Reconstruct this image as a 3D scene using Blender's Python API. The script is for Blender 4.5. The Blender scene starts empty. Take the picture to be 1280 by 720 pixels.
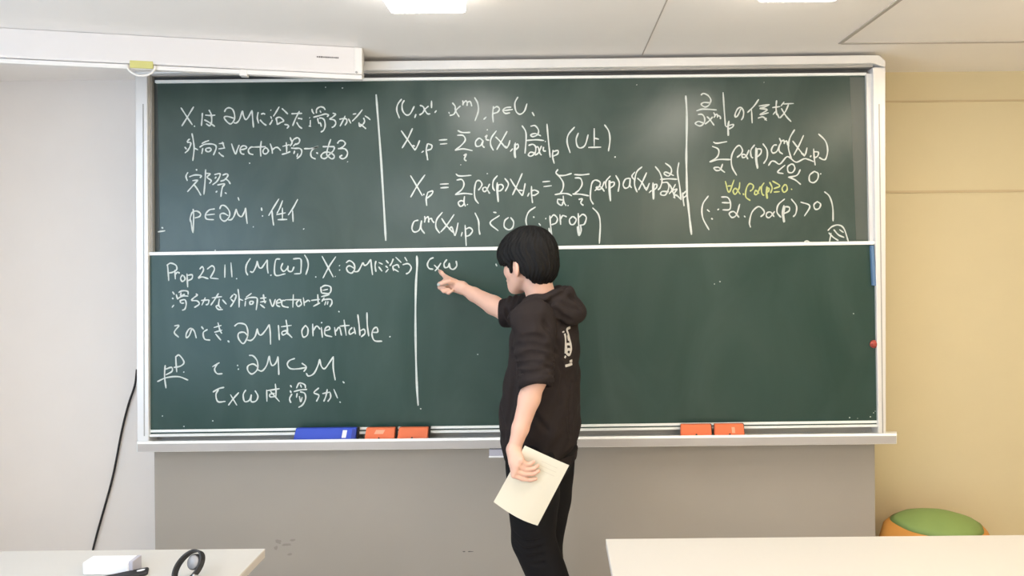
import bpy, bmesh, math, random
import numpy as np
from mathutils import Vector, Matrix
from mathutils.bvhtree import BVHTree

random.seed(4)
SC = bpy.context.scene
COL = SC.collection

# ------------------------------------------------------------------ camera
F_PX, PPX, PPY, ROLL = 776.0, 690.0, 318.0, math.radians(0.55)
SCALE = 272.0                       # pixels per metre on the board plane (Y = 0)
DIST, EYE = F_PX / SCALE, 1.58
cam_data = bpy.data.cameras.new('camera')
cam_data.sensor_width = 36.0
cam_data.lens = F_PX / 1280.0 * 36.0
cam_data.shift_x = -(PPX - 640.0) / 1280.0
cam_data.shift_y = (PPY - 360.0) / 1280.0
cam = bpy.data.objects.new('camera', cam_data)
cam.location = (0, -DIST, EYE)
cam.rotation_euler = (Matrix.Rotation(math.radians(90), 3, 'X') @ Matrix.Rotation(-ROLL, 3, 'Z')).to_euler()
COL.objects.link(cam)
SC.camera = cam
SC.view_settings.view_transform = 'Standard'
SC.view_settings.look = 'None'
SC.view_settings.gamma = 1.0
SC.view_settings.use_curve_mapping = False
SC.view_settings.exposure = -0.06

# ------------------------------------------------------------------ world / daylight
world = bpy.data.worlds.new('world')
SC.world = world
world.use_nodes = True
world.node_tree.nodes['Background'].inputs[0].default_value = (0.75, 0.85, 1.0, 1)
world.node_tree.nodes['Background'].inputs[1].default_value = 0.3
FIX_STRENGTH = 13.5
ADDED_PENDANT_STRENGTH = 23.0
WINDOW_POWER = 85.0
wl = bpy.data.lights.new('window_daylight', 'AREA')
wl.shape = 'RECTANGLE'; wl.size = 1.9; wl.size_y = 2.6
wl.energy = WINDOW_POWER; wl.color = (0.56, 0.76, 1.0)
wlo = bpy.data.objects.new('window_daylight', wl)
wlo.location = (-3.12, -3.0, 1.3)
wlo.rotation_euler = (0, math.radians(-100), 0)
COL.objects.link(wlo)

# ------------------------------------------------------------------ helpers
def ray(px, py):
    dx, dy = px - PPX, py - PPY
    c, s = math.cos(ROLL), math.sin(ROLL)
    return ((c * dx - s * dy) / F_PX, -(s * dx + c * dy) / F_PX)   # X, Z per unit depth

def W(px, py, Y=0.0):
    a, b = ray(px, py); d = Y + DIST
    return Vector((a * d, Y, EYE + b * d))

def Wz(px, py, Z):
    a, b = ray(px, py); d = (Z - EYE) / b
    return Vector((a * d, d - DIST, Z))

def lin(r, g, b):
    f = lambda v: ((v / 255.0) / 12.92 if v / 255.0 <= 0.04045 else ((v / 255.0 + 0.055) / 1.055) ** 2.4)
    return (f(r), f(g), f(b), 1.0)

def mat(name, col, rough=0.6, metal=0.0, spec=0.4, var=0.06, vscale=6.0, bump=0.0, bscale=200.0, sss=0.0, col2=None):
    m = bpy.data.materials.new(name); m.use_nodes = True
    nt = m.node_tree; n = nt.nodes; L = nt.links
    b = n['Principled BSDF']
    b.inputs['Roughness'].default_value = rough
    b.inputs['Metallic'].default_value = metal
    b.inputs['Specular IOR Level'].default_value = spec
    tc = n.new('ShaderNodeTexCoord')
    no = n.new('ShaderNodeTexNoise'); no.inputs['Scale'].default_value = vscale; no.inputs['Detail'].default_value = 6
    L.new(tc.outputs['Object'], no.inputs['Vector'])
    mx = n.new('ShaderNodeMix'); mx.data_type = 'RGBA'
    c2 = col2 or (col[0] * (1 - var), col[1] * (1 - var), col[2] * (1 - var), 1)
    mx.inputs['A'].default_value = col
    mx.inputs['B'].default_value = c2
    L.new(no.outputs['Fac'], mx.inputs['Factor'])
    L.new(mx.outputs['Result'], b.inputs['Base Color'])
    if sss:
        b.inputs['Subsurface Weight'].default_value = sss
        b.inputs['Subsurface Radius'].default_value = (0.012, 0.005, 0.003)
        b.inputs['Subsurface Scale'].default_value = 0.5
    if bump:
        n2 = n.new('ShaderNodeTexNoise'); n2.inputs['Scale'].default_value = bscale; n2.inputs['Detail'].default_value = 3
        L.new(tc.outputs['Object'], n2.inputs['Vector'])
        bp = n.new('ShaderNodeBump'); bp.inputs['Strength'].default_value = bump; bp.inputs['Distance'].default_value = 0.002
        L.new(n2.outputs['Fac'], bp.inputs['Height']); L.new(bp.outputs['Normal'], b.inputs['Normal'])
    return m

def emit(name, col, s):
    m = bpy.data.materials.new(name); m.use_nodes = True
    b = m.node_tree.nodes['Principled BSDF']
    b.inputs['Base Color'].default_value = (0.8, 0.8, 0.8, 1)
    b.inputs['Emission Color'].default_value = col
    b.inputs['Emission Strength'].default_value = s
    return m

def board_mat(name, col, dust, amount, rough):
    m = bpy.data.materials.new(name); m.use_nodes = True
    nt = m.node_tree; n = nt.nodes; L = nt.links
    b = n['Principled BSDF']
    b.inputs['Specular IOR Level'].default_value = 0.42
    tc = n.new('ShaderNodeTexCoord')
    mp = n.new('ShaderNodeMapping'); mp.inputs['Scale'].default_value = (2.2, 1, 1.0); mp.inputs['Rotation'].default_value = (0, 0.5, 0)
    L.new(tc.outputs['Object'], mp.inputs['Vector'])
    n1 = n.new('ShaderNodeTexNoise'); n1.inputs['Scale'].default_value = 1.6; n1.inputs['Detail'].default_value = 5; n1.inputs['Distortion'].default_value = 1.2
    L.new(mp.outputs['Vector'], n1.inputs['Vector'])
    cr = n.new('ShaderNodeValToRGB'); cr.color_ramp.elements[0].position = 0.38; cr.color_ramp.elements[1].position = 0.72
    L.new(n1.outputs['Fac'], cr.inputs['Fac'])
    mu = n.new('ShaderNodeMath'); mu.operation = 'MULTIPLY'; mu.inputs[1].default_value = amount
    L.new(cr.outputs['Color'], mu.inputs[0])
    mx = n.new('ShaderNodeMix'); mx.data_type = 'RGBA'
    mx.inputs['A'].default_value = col; mx.inputs['B'].default_value = dust
    L.new(mu.outputs[0], mx.inputs['Factor'])
    L.new(mx.outputs['Result'], b.inputs['Base Color'])
    b.inputs['Roughness'].default_value = rough
    return m

def tag(o, label=None, cat=None, group=None, kind=None):
    if label: o['label'] = label
    if cat: o['category'] = cat
    if group: o['group'] = group
    if kind: o['kind'] = kind
    return o

def empty(name, loc, label, cat, group=None):
    o = bpy.data.objects.new(name, None); o.location = loc; COL.objects.link(o)
    o.empty_display_size = 0.05
    return tag(o, label, cat, group)

def obj(name, bm, m, parent=None, smooth=False, bevel=0.0, segs=2):
    """bm is in world coordinates; the object keeps world coordinates under its parent."""
    if isinstance(bm, bmesh.types.BMesh):
        bmesh.ops.recalc_face_normals(bm, faces=bm.faces[:])
        me = bpy.data.meshes.new(name); bm.to_mesh(me); bm.free()
    else:
        me = bm
    o = bpy.data.objects.new(name, me); COL.objects.link(o)
    me.materials.append(m)
    if smooth:
        for p in me.polygons: p.use_smooth = True
    if bevel:
        md = o.modifiers.new('bevel', 'BEVEL'); md.width = bevel; md.segments = segs; md.limit_method = 'ANGLE'
        md.harden_normals = False
    if parent is not None:
        o.parent = parent
        base = Vector((0, 0, 0)); p = parent
        while p is not None:
            base += Vector(p.location); p = p.parent
        o.location = -base
    return o

def box(bm, x0, x1, y0, y1, z0, z1, M=None):
    vs = [Vector((x, y, z)) for x in (x0, x1) for y in (y0, y1) for z in (z0, z1)]
    if M is not None: vs = [M @ v for v in vs]
    v = [bm.verts.new(p) for p in vs]
    for f in ((0, 1, 3, 2), (4, 6, 7, 5), (0, 4, 5, 1), (2, 3, 7, 6), (0, 2, 6, 4), (1, 5, 7, 3)):
        bm.faces.new([v[i] for i in f])
    return bm

def nb(): return bmesh.new()

def quadslab(bm, pts, y0, y1):
    """pts: four corner points (X,Z used), extruded from y0 to y1."""
    a = [bm.verts.new((p.x, y0, p.z)) for p in pts]; b = [bm.verts.new((p.x, y1, p.z)) for p in pts]
    n = len(pts)
    bm.faces.new(a); bm.faces.new(b[::-1])
    for i in range(n): bm.faces.new((a[i], b[i], b[(i + 1) % n], a[(i + 1) % n]))
    return bm

def tube(bm, pts, r, n=10, cap=True):
    pts = [Vector(p) for p in pts]; rs = r if isinstance(r, (list, tuple)) else [r] * len(pts)
    rings = []; up = Vector((0.13, 0.31, 0.94))
    for i, p in enumerate(pts):
        t = (pts[min(i + 1, len(pts) - 1)] - pts[max(i - 1, 0)]).normalized()
        u = t.cross(up); 
        if u.length < 1e-4: u = t.cross(Vector((1, 0, 0)))
        u.normalize(); v = t.cross(u)
        rings.append([bm.verts.new(p + (u * math.cos(2 * math.pi * k / n) + v * math.sin(2 * math.pi * k / n)) * rs[i]) for k in range(n)])
    for a, b in zip(rings, rings[1:]):
        for k in range(n): bm.faces.new((a[k], a[(k + 1) % n], b[(k + 1) % n], b[k]))
    if cap:
        bm.faces.new(rings[0]); bm.faces.new(rings[-1][::-1])
    return bm

def lathe(bm, prof, c, n=32, M=None):
    rings = []
    for r, z in prof:
        ring = []
        for k in range(n):
            p = Vector((r * math.cos(2 * math.pi * k / n), r * math.sin(2 * math.pi * k / n), z))
            if M is not None: p = M @ p
            ring.append(bm.verts.new(p + Vector(c)))
        rings.append(ring)
    for a, b in zip(rings, rings[1:]):
        for k in range(n): bm.faces.new((a[k], a[(k + 1) % n], b[(k + 1) % n], b[k]))
    bm.faces.new(rings[0][::-1]); bm.faces.new(rings[-1])
    return bm

def spline(P, sub=6):
    P = [np.array(p, float) for p in P]
    if len(P) < 3: 
        return [P[0] + (P[-1] - P[0]) * t for t in np.linspace(0, 1, 4)]
    Q = [2 * P[0] - P[1]] + P + [2 * P[-1] - P[-2]]
    out = []
    for i in range(1, len(Q) - 2):
        for k in range(sub):
            t = k / sub
            out.append(0.5 * ((2 * Q[i]) + (Q[i + 1] - Q[i - 1]) * t + (2 * Q[i - 1] - 5 * Q[i] + 4 * Q[i + 1] - Q[i + 2]) * t * t
                              + (3 * Q[i] - Q[i - 1] - 3 * Q[i + 1] + Q[i + 2]) * t ** 3))
    out.append(P[-1])
    return out

# ------------------------------------------------------------------ materials
M_CEIL = mat('ceiling_paint', (0.93, 0.895, 0.865, 1), 0.8, var=0.03)
M_WALL = mat('wall_paint', (0.68, 0.59, 0.38, 1), 0.75, var=0.05)
M_WALLW = mat('wall_paint_pale', (0.86, 0.82, 0.79, 1), 0.75, var=0.04)
M_PANEL = mat('wall_panel_paint', (0.375, 0.345, 0.305, 1), 0.6, var=0.08, vscale=2.5)
M_FLOOR = mat('floor_vinyl', (0.72, 0.67, 0.60, 1), 0.5, var=0.12, vscale=12)
M_SEAM = mat('seam_grey', (0.46, 0.42, 0.38, 1), 0.8)
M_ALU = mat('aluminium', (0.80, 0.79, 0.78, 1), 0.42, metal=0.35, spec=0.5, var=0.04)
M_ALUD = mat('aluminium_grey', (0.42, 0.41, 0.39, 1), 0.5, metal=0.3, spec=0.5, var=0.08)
M_DARK = mat('rail_shadow_gap', (0.06, 0.06, 0.06, 1), 0.7)
M_RAIL = mat('white_rail', (0.86, 0.87, 0.85, 1), 0.35, spec=0.5, var=0.03)
M_BUP = board_mat('chalkboard_upper', (0.036, 0.063, 0.053, 1), (0.072, 0.102, 0.090, 1), 0.6, 0.27)
M_BLO = board_mat('chalkboard_lower', (0.0145, 0.046, 0.037, 1), (0.046, 0.083, 0.072, 1), 0.5, 0.36)
M_CHALK = mat('white_chalk', (0.66, 0.71, 0.68, 1), 0.9, spec=0.1, var=0.25, vscale=90)
M_CHALKY = mat('yellow_chalk', (0.56, 0.62, 0.26, 1), 0.9, spec=0.1, var=0.25, vscale=90)
M_DUST = mat('chalk_crumbs', (0.55, 0.6, 0.56, 1), 0.9, spec=0.1, var=0.25, vscale=90)
M_TABLE = mat('table_laminate', (0.60, 0.575, 0.535, 1), 0.38, spec=0.4, var=0.02)
M_EDGE = mat('table_edge', (0.55, 0.51, 0.47, 1), 0.5)
M_STEEL = mat('steel_leg', (0.55, 0.55, 0.56, 1), 0.35, metal=0.8)
M_SCREEN = mat('screen_housing_white', (0.80, 0.76, 0.74, 1), 0.5, var=0.03)
M_SCREEN2 = mat('screen_bar_white', (0.86, 0.83, 0.80, 1), 0.45, var=0.03)
M_YELLOW = mat('yellow_tape', (0.66, 0.62, 0.22, 1), 0.6)
M_PRINT = mat('dark_print', (0.10, 0.09, 0.09, 1), 0.6)
M_BLUE = mat('blue_plastic', lin(52, 78, 188), 0.55, var=0.1)
M_ORANGE = mat('orange_cover', lin(226, 116, 74), 0.65, var=0.12, vscale=20)
M_FELT = mat('dark_felt', (0.03, 0.025, 0.025, 1), 0.95)
M_WHITE = mat('white_plastic', (0.85, 0.85, 0.87, 1), 0.4)
M_GREYP = mat('grey_plastic', (0.45, 0.44, 0.50, 1), 0.5)
M_BLACK = mat('black_rubber', (0.018, 0.017, 0.018, 1), 0.55)
M_GLASSY = mat('watch_back_grey', (0.28, 0.27, 0.27, 1), 0.35, spec=0.6)
M_RED = mat('red_magnet', lin(165, 70, 58), 0.45)
M_GRIP = mat('blue_grip', lin(96, 128, 165), 0.5)
M_SKIN = mat('skin', (0.70, 0.43, 0.33, 1), 0.5, spec=0.35, var=0.12, vscale=14, sss=0.12)
M_HAIR = mat('black_hair', (0.0075, 0.007, 0.007, 1), 0.6, spec=0.16, var=0.3, vscale=60)
M_HOOD = mat('dark_sweat_fabric', (0.026, 0.0205, 0.020, 1), 0.9, spec=0.12, var=0.2, vscale=40, bump=0.25, bscale=500)
M_RIB = mat('rib_knit', (0.022, 0.017, 0.017, 1), 0.92, spec=0.12, var=0.2, vscale=60)
M_PANT = mat('black_trouser_fabric', (0.0115, 0.0110, 0.0120, 1), 0.9, spec=0.1, var=0.2, vscale=30)
M_PAPER = mat('paper', (0.70, 0.66, 0.55, 1), 0.8, var=0.06, vscale=9)
M_INK = mat('faint_ink', (0.5, 0.46, 0.38, 1), 0.9)
M_SHOE = mat('shoe_dark', (0.04, 0.04, 0.045, 1), 0.6)
M_SOLE = mat('shoe_sole', (0.6, 0.58, 0.55, 1), 0.7)
M_BAGO = mat('bag_orange', lin(214, 148, 70), 0.7, var=0.2)
M_BAGG = mat('bag_green', lin(140, 165, 95), 0.7, var=0.2)
M_EYE = mat('eye_white', (0.8, 0.78, 0.75, 1), 0.3)
M_IRIS = mat('eye_iris', (0.02, 0.012, 0.008, 1), 0.2)
M_STAIN = mat('wall_scuff', (0.36, 0.31, 0.26, 1), 0.8)

# ------------------------------------------------------------------ room shell
XL, XR, YB, YF, ZC = -3.2, 3.4, -6.2, 0.30, 2.488
def struct(name, bm, m, parent=None, **k):
    o = obj(name, bm, m, parent, **k)
    if parent is None: o['kind'] = 'structure'
    return o
struct('floor', box(nb(), XL - .1, XR + .1, YB - .1, YF + .1, -0.1, 0), M_FLOOR)
struct('ceiling', box(nb(), XL - .1, XR + .1, YB - .1, YF + .1, ZC, ZC + 0.1), M_CEIL)
struct('wall_front', box(nb(), XL - .1, 0, YF, YF + .1, 0, ZC), M_WALLW)
struct('wall_front_right', box(nb(), 0, XR + .1, YF, YF + .1, 0, ZC), M_WALL)
struct('wall_back', box(nb(), XL - .1, XR + .1, YB - .1, YB, 0, ZC), M_WALLW)
struct('wall_right', box(nb(), XR, XR + .1, YB, YF, 0, ZC), M_WALL)
# left wall with a window opening
b = nb()
box(b, XL - .1, XL, YB, YF, 0, 0.3); box(b, XL - .1, XL, YB, YF, 2.3, ZC)
box(b, XL - .1, XL, -1.6, YF, 0.3, 2.3); box(b, XL - .1, XL, YB, -4.4, 0.3, 2.3)
struct('wall_left', b, M_WALLW)
b = nb()
for z in (0.3, 2.26): box(b, XL - .09, XL - .04, -4.4, -1.6, z, z + 0.04)
for y in (-4.4, -3.02, -1.64): box(b, XL - .09, XL - .04, y, y + 0.04, 0.34, 2.26)
struct('window_1', b, M_ALU)
# projecting wall panel that carries the blackboard
PX0, PX1 = W(192, 620, 0.03).x, W(1095, 620, 0.03).x
wc = struct('wall_center', box(nb(), PX0, PX1, 0.035, YF, 0, ZC), M_PANEL, bevel=0.004)
# scuffs on the panel
b = nb()
def blot(bm, px, py, rx, ry, Y, seed):
    rnd = random.Random(seed); c = W(px, py, Y)
    vs = []
    for k in range(14):
        a = 2 * math.pi * k / 14; q = rnd.uniform(0.55, 1.1)
        vs.append(bm.verts.new((c.x + rx / SCALE * q * math.cos(a), Y, c.z + ry / SCALE * q * math.sin(a))))
    bm.faces.new(vs)
blot(b, 580, 689.5, 2.2, 0.8, 0.0345, 1); blot(b, 588, 689.5, 4, 0.7, 0.0345, 2)
scf = obj('scuff_mark', b, M_PRINT, wc)
b = nb()
for i, (px, py, rx, ry) in enumerate(((348, 677, 5, 3), (358, 681, 7, 2), (366, 675, 4, 2), (362, 693, 4, 2), (345, 685, 3, 3))):
    blot(b, px, py, rx, ry, 0.0345 - 0.0001 * i, 10 + i)
obj('stain', b, mat('wall_stain', (0.30, 0.272, 0.24, 1), 0.8), wc)
# ceiling seams
b = nb(); s = Wz(1050, 54, ZC)
box(b, s.x - 0.008, s.x + 0.008, -3.0, s.y, ZC - 0.004, ZC); box(b, s.x + 0.008, XR, s.y - 0.006, s.y + 0.006, ZC - 0.004, ZC)
struct('trim_1', b, M_SEAM)
b = nb(); s2 = Wz(802, 70, ZC); box(b, s2.x - 0.0025, s2.x + 0.0025, -3.0, -0.02, ZC - 0.002, ZC)
struct('trim_2', b, M_SEAM)
# seams on the right-hand wall beside the frame
b = nb()
zz = W(1115, 240, YF).z; box(b, 1.45, XR, YF - 0.004, YF, zz - 0.006, zz + 0.006)
zz = W(1115, 127, YF).z; box(b, 1.45, XR, YF - 0.006, YF, zz - 0.004, zz + 0.004)
struct('trim_3', b, mat('seam_tan', (0.60, 0.48, 0.30, 1), 0.8))

# ------------------------------------------------------------------ ceiling lights
LZ = ZC - 0.075
def fixture(x, y0, length, width, col, label, drop=0.0, strength=None):
    e = empty('ceiling_light', (x, y0 - length / 2, ZC), label, 'ceiling light', 'fluorescent ceiling lights')
    w = width / 2; z = ZC - drop
    obj('base_plate', box(nb(), x - w - .01, x + w + .01, y0 - length - .01, y0 + .01, z - 0.014, z - 0.001), M_CEIL, e)
    obj('diffuser', box(nb(), x - w, x + w, y0 - length, y0, z - 0.075, z - 0.0145), emit('tube_light', col, strength or FIX_STRENGTH), e, bevel=0.012)
    if drop:
        for yy in (y0 - 0.2, y0 - length + 0.2):
            b = nb(); tube(b, [(x, yy, z - .002), (x, yy, ZC)], 0.006, 8); obj('hanger', b, M_ALU, e)
f1 = Wz(536, 18, LZ); f2 = Wz(995, 4, LZ)
fixture(f1.x, f1.y, 1.2, 0.26, (1.0, 0.96, 0.90, 1), 'bright ceiling light above the middle of the blackboard, left of the two in view')
fixture(f2.x, f2.y, 1.2, 0.26, (1.0, 0.91, 0.78, 1), 'bright ceiling light at the top edge, above the right part of the blackboard')
fixture(f2.x + (f2.x - f1.x), f2.y, 1.2, 0.26, (1.0, 0.86, 0.66, 1), 'added out-of-view warm light at the right end of the front row, brightening the right side')  # lamp added out of view to brighten the ceiling and wall on the right
for xx, cc, ww in ((f1.x - .9, (0.90, 0.95, 1.0, 1), 'left'), (f2.x + .4, (1.0, 0.82, 0.60, 1), 'right')):  # unseen pendants added around and behind the camera to throw light on the ceiling
    for yy, ro in ((-2.3, 'nearer'), (-4.5, 'rear')):
        fixture(xx, yy, 1.2, 0.24, cc, 'added unseen pendant light brightening the ceiling, %s side of the room, %s row' % (ww, ro), 0.35, ADDED_PENDANT_STRENGTH)

# ------------------------------------------------------------------ blackboard
BB = empty('blackboard', (W(645, 330).x, 0.03, 0.75), 'large two-panel green sliding blackboard full of white chalk mathematics', 'blackboard')
YPAN_UP, YPAN_LO = 0.018, 0.0
# frame stiles
def stile(x0t, x1t, x0b, x1b, yt, yb, name='frame_stile'):
    b = nb()
    quadslab(b, [W(x0t, yt, -0.03), W(x1t, yt, -0.03), W(x1b, yb, -0.03), W(x0b, yb, -0.03)], -0.03, 0.035)
    return obj(name, b, M_ALU, BB, bevel=0.004)
sl = stile(168.6, 184.0, 171.0, 186.0, 92, 556)
sr = stile(1091.2, 1107.2, 1098.0, 1107.8, 84, 548)
for (xt, xb, st) in ((178.8, 180.3, sl), (1099.0, 1103.6, sr)):
    b = nb(); quadslab(b, [W(xt - .6, 130, -0.031), W(xt + .6, 130, -0.031), W(xb + .6, 545, -0.031), W(xb - .6, 545, -0.031)], -0.0315, -0.0295)
    obj('groove', b, M_ALUD, st)
# inner jamb strips beside the panels
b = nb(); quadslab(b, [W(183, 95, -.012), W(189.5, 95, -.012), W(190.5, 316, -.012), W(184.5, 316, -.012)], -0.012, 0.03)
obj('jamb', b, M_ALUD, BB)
b = nb(); quadslab(b, [W(1083, 92, -.008), W(1092, 92, -.008), W(1095, 303, -.008), W(1087, 303, -.008)], -0.008, 0.03)
jr = obj('jamb', b, M_ALU, BB)
b = nb()
for k in range(48):
    c = W(1093.0 + 2.0 * k / 48, 170 + 130 * k / 48, -0.0125); box(b, c.x - .004, c.x + .004, -0.0135, -0.0075, c.z - .003, c.z + .003)
obj('perforation', b, M_DARK, jr)
# header: light front profile and recessed darker underside
b = nb(); quadslab(b, [W(168.6, 80, -0.035), W(1099, 68.5, -0.035), W(1107, 76, -0.035), W(1107, 84, -0.035), W(1092, 79, -0.035), W(168.6, 92, -0.035)], -0.035, 0.035)
obj('header', b, M_ALU, BB, bevel=0.003)
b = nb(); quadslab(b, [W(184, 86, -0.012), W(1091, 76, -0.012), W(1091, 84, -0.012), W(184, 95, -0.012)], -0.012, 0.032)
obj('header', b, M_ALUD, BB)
b = nb(); quadslab(b, [W(190, 96.5, 0.0), W(1085, 86.5, 0.0), W(1085, 95, 0.0), W(190, 103, 0.0)], 0.008, 0.034)
obj('track', b, M_DARK, BB)
# back board closing the frame
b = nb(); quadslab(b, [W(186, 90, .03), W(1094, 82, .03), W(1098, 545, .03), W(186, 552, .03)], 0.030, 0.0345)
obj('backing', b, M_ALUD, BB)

# upper panel
b = nb(); quadslab(b, [W(189, 101, .01), W(1086, 93.5, .01), W(1089, 309, .01), W(189, 322, .01)], 0.006, 0.024)
UP = obj('upper_panel', b, M_BUP, BB)
b = nb(); quadslab(b, [W(194, 100.3, 0), W(1083, 90.8, 0), W(1083, 94.2, 0), W(194, 104.0, 0)], -0.004, 0.024)
obj('rail', b, M_RAIL, UP, bevel=0.002)
b = nb(); quadslab(b, [W(1063, 96, .0), W(1083, 96, .0), W(1087, 300, .0), W(1071, 300, .0)], 0.0055, 0.007)
obj('edge_strip', b, mat('chalkboard_grey_edge', (0.095, 0.112, 0.10, 1), 0.35), UP)  # greyer strip down the right edge of the panel
b = nb(); quadslab(b, [W(190, 105, .0), W(196, 105, .0), W(199, 313, .0), W(191, 313, .0)], 0.0055, 0.007)
obj('edge_strip', b, mat('chalkboard_dark_edge', (0.05, 0.06, 0.058, 1), 0.5), UP)
# lower panel
b = nb(); quadslab(b, [W(186, 318), W(1096.5, 304), W(1098.5, 529), W(186, 541)], -0.016, 0.004)
LO = obj('lower_panel', b, M_BLO, BB)
b = nb(); quadslab(b, [W(186.5, 315.2), W(1095.5, 301.3), W(1095.5, 305.7), W(186.5, 319.4)], -0.022, 0.004)
obj('rail', b, M_RAIL, LO, bevel=0.002)
b = nb(); quadslab(b, [W(187, 537.6, -.02), W(1098, 525.8, -.02), W(1098, 529.0, -.02), W(187, 540.8, -.02)], -0.020, 0.004)
quadslab(b, [W(187, 543.2, -.02), W(1098, 530.6, -.02), W(1098, 533.4, -.02), W(187, 546.0, -.02)], -0.024, 0.004)
obj('rail', b, M_RAIL, LO, bevel=0.0015)
b = nb(); quadslab(b, [W(187, 540.5, -.016), W(1098, 528.7, -.016), W(1098, 531, -.016), W(187, 543.5, -.016)], -0.015, 0.004)
obj('rail_channel', b, M_ALUD, LO)
b = nb(); quadslab(b, [W(1087.5, 307, -.02), W(1091.2, 307, -.02), W(1094.2, 357, -.02), W(1089.8, 357, -.02)], -0.030, -0.014)
obj('grip', b, M_GRIP, LO, bevel=0.002)
# chalk tray: white lip, shadowed groove, grey front face
TR = []
b = nb()
def prof_extrude(bm, prof, pl, pr):
    """prof: (Y, py) list traced at the left end x=pl ; same at the right end x=pr with py shifted."""
    A = [bm.verts.new(W(pl, py, Y)) for Y, py in prof]; B = [bm.verts.new(W(pr, py - dy, Y)) for (Y, py), dy in zip(prof, [SH] * len(prof))]
    n = len(prof)
    for i in range(n): bm.faces.new((A[i], A[(i + 1) % n], B[(i + 1) % n], B[i]))
    bm.faces.new(A[::-1]); bm.faces.new(B)
SH = 10.3
prof_extrude(b, [(0.034, 549.5), (-0.085, 557.0), (-0.088, 551.6), (-0.100, 551.8), (-0.106, 554.6), (-0.100, 565.2), (0.034, 562.0)], 171, 1121)
TRAY = obj('chalk_tray', b, M_RAIL, BB, bevel=0.0015)
b = nb(); 
prof_extrude(b, [(-0.1055, 555.2), (-0.1075, 555.2), (-0.1015, 564.8), (-0.0995, 564.8)], 172, 1120.4)
obj('front_face', b, mat('tray_grey', (0.50, 0.48, 0.47, 1), 0.5, metal=0.1), TRAY)
# pencil-tray drawer below the tray
DR = empty('tray_drawer', (W(632, 563, -.09).x, -0.09, W(632, 571, -.09).z), 'grey plastic pull drawer hanging under the tray behind the held papers', 'drawer')
p0, p1 = W(611.5, 561.5, -.09), W(652, 570, -.095)
obj('body', box(nb(), p0.x, p1.x, -0.095, 0.01, p1.z, p0.z), M_GREYP, DR, bevel=0.003)
obj('lip', box(nb(), p0.x - .001, p1.x + .001, -0.104, -0.093, p1.z - 0.004, p1.z + 0.002), M_WHITE, DR, bevel=0.0015)

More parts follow.
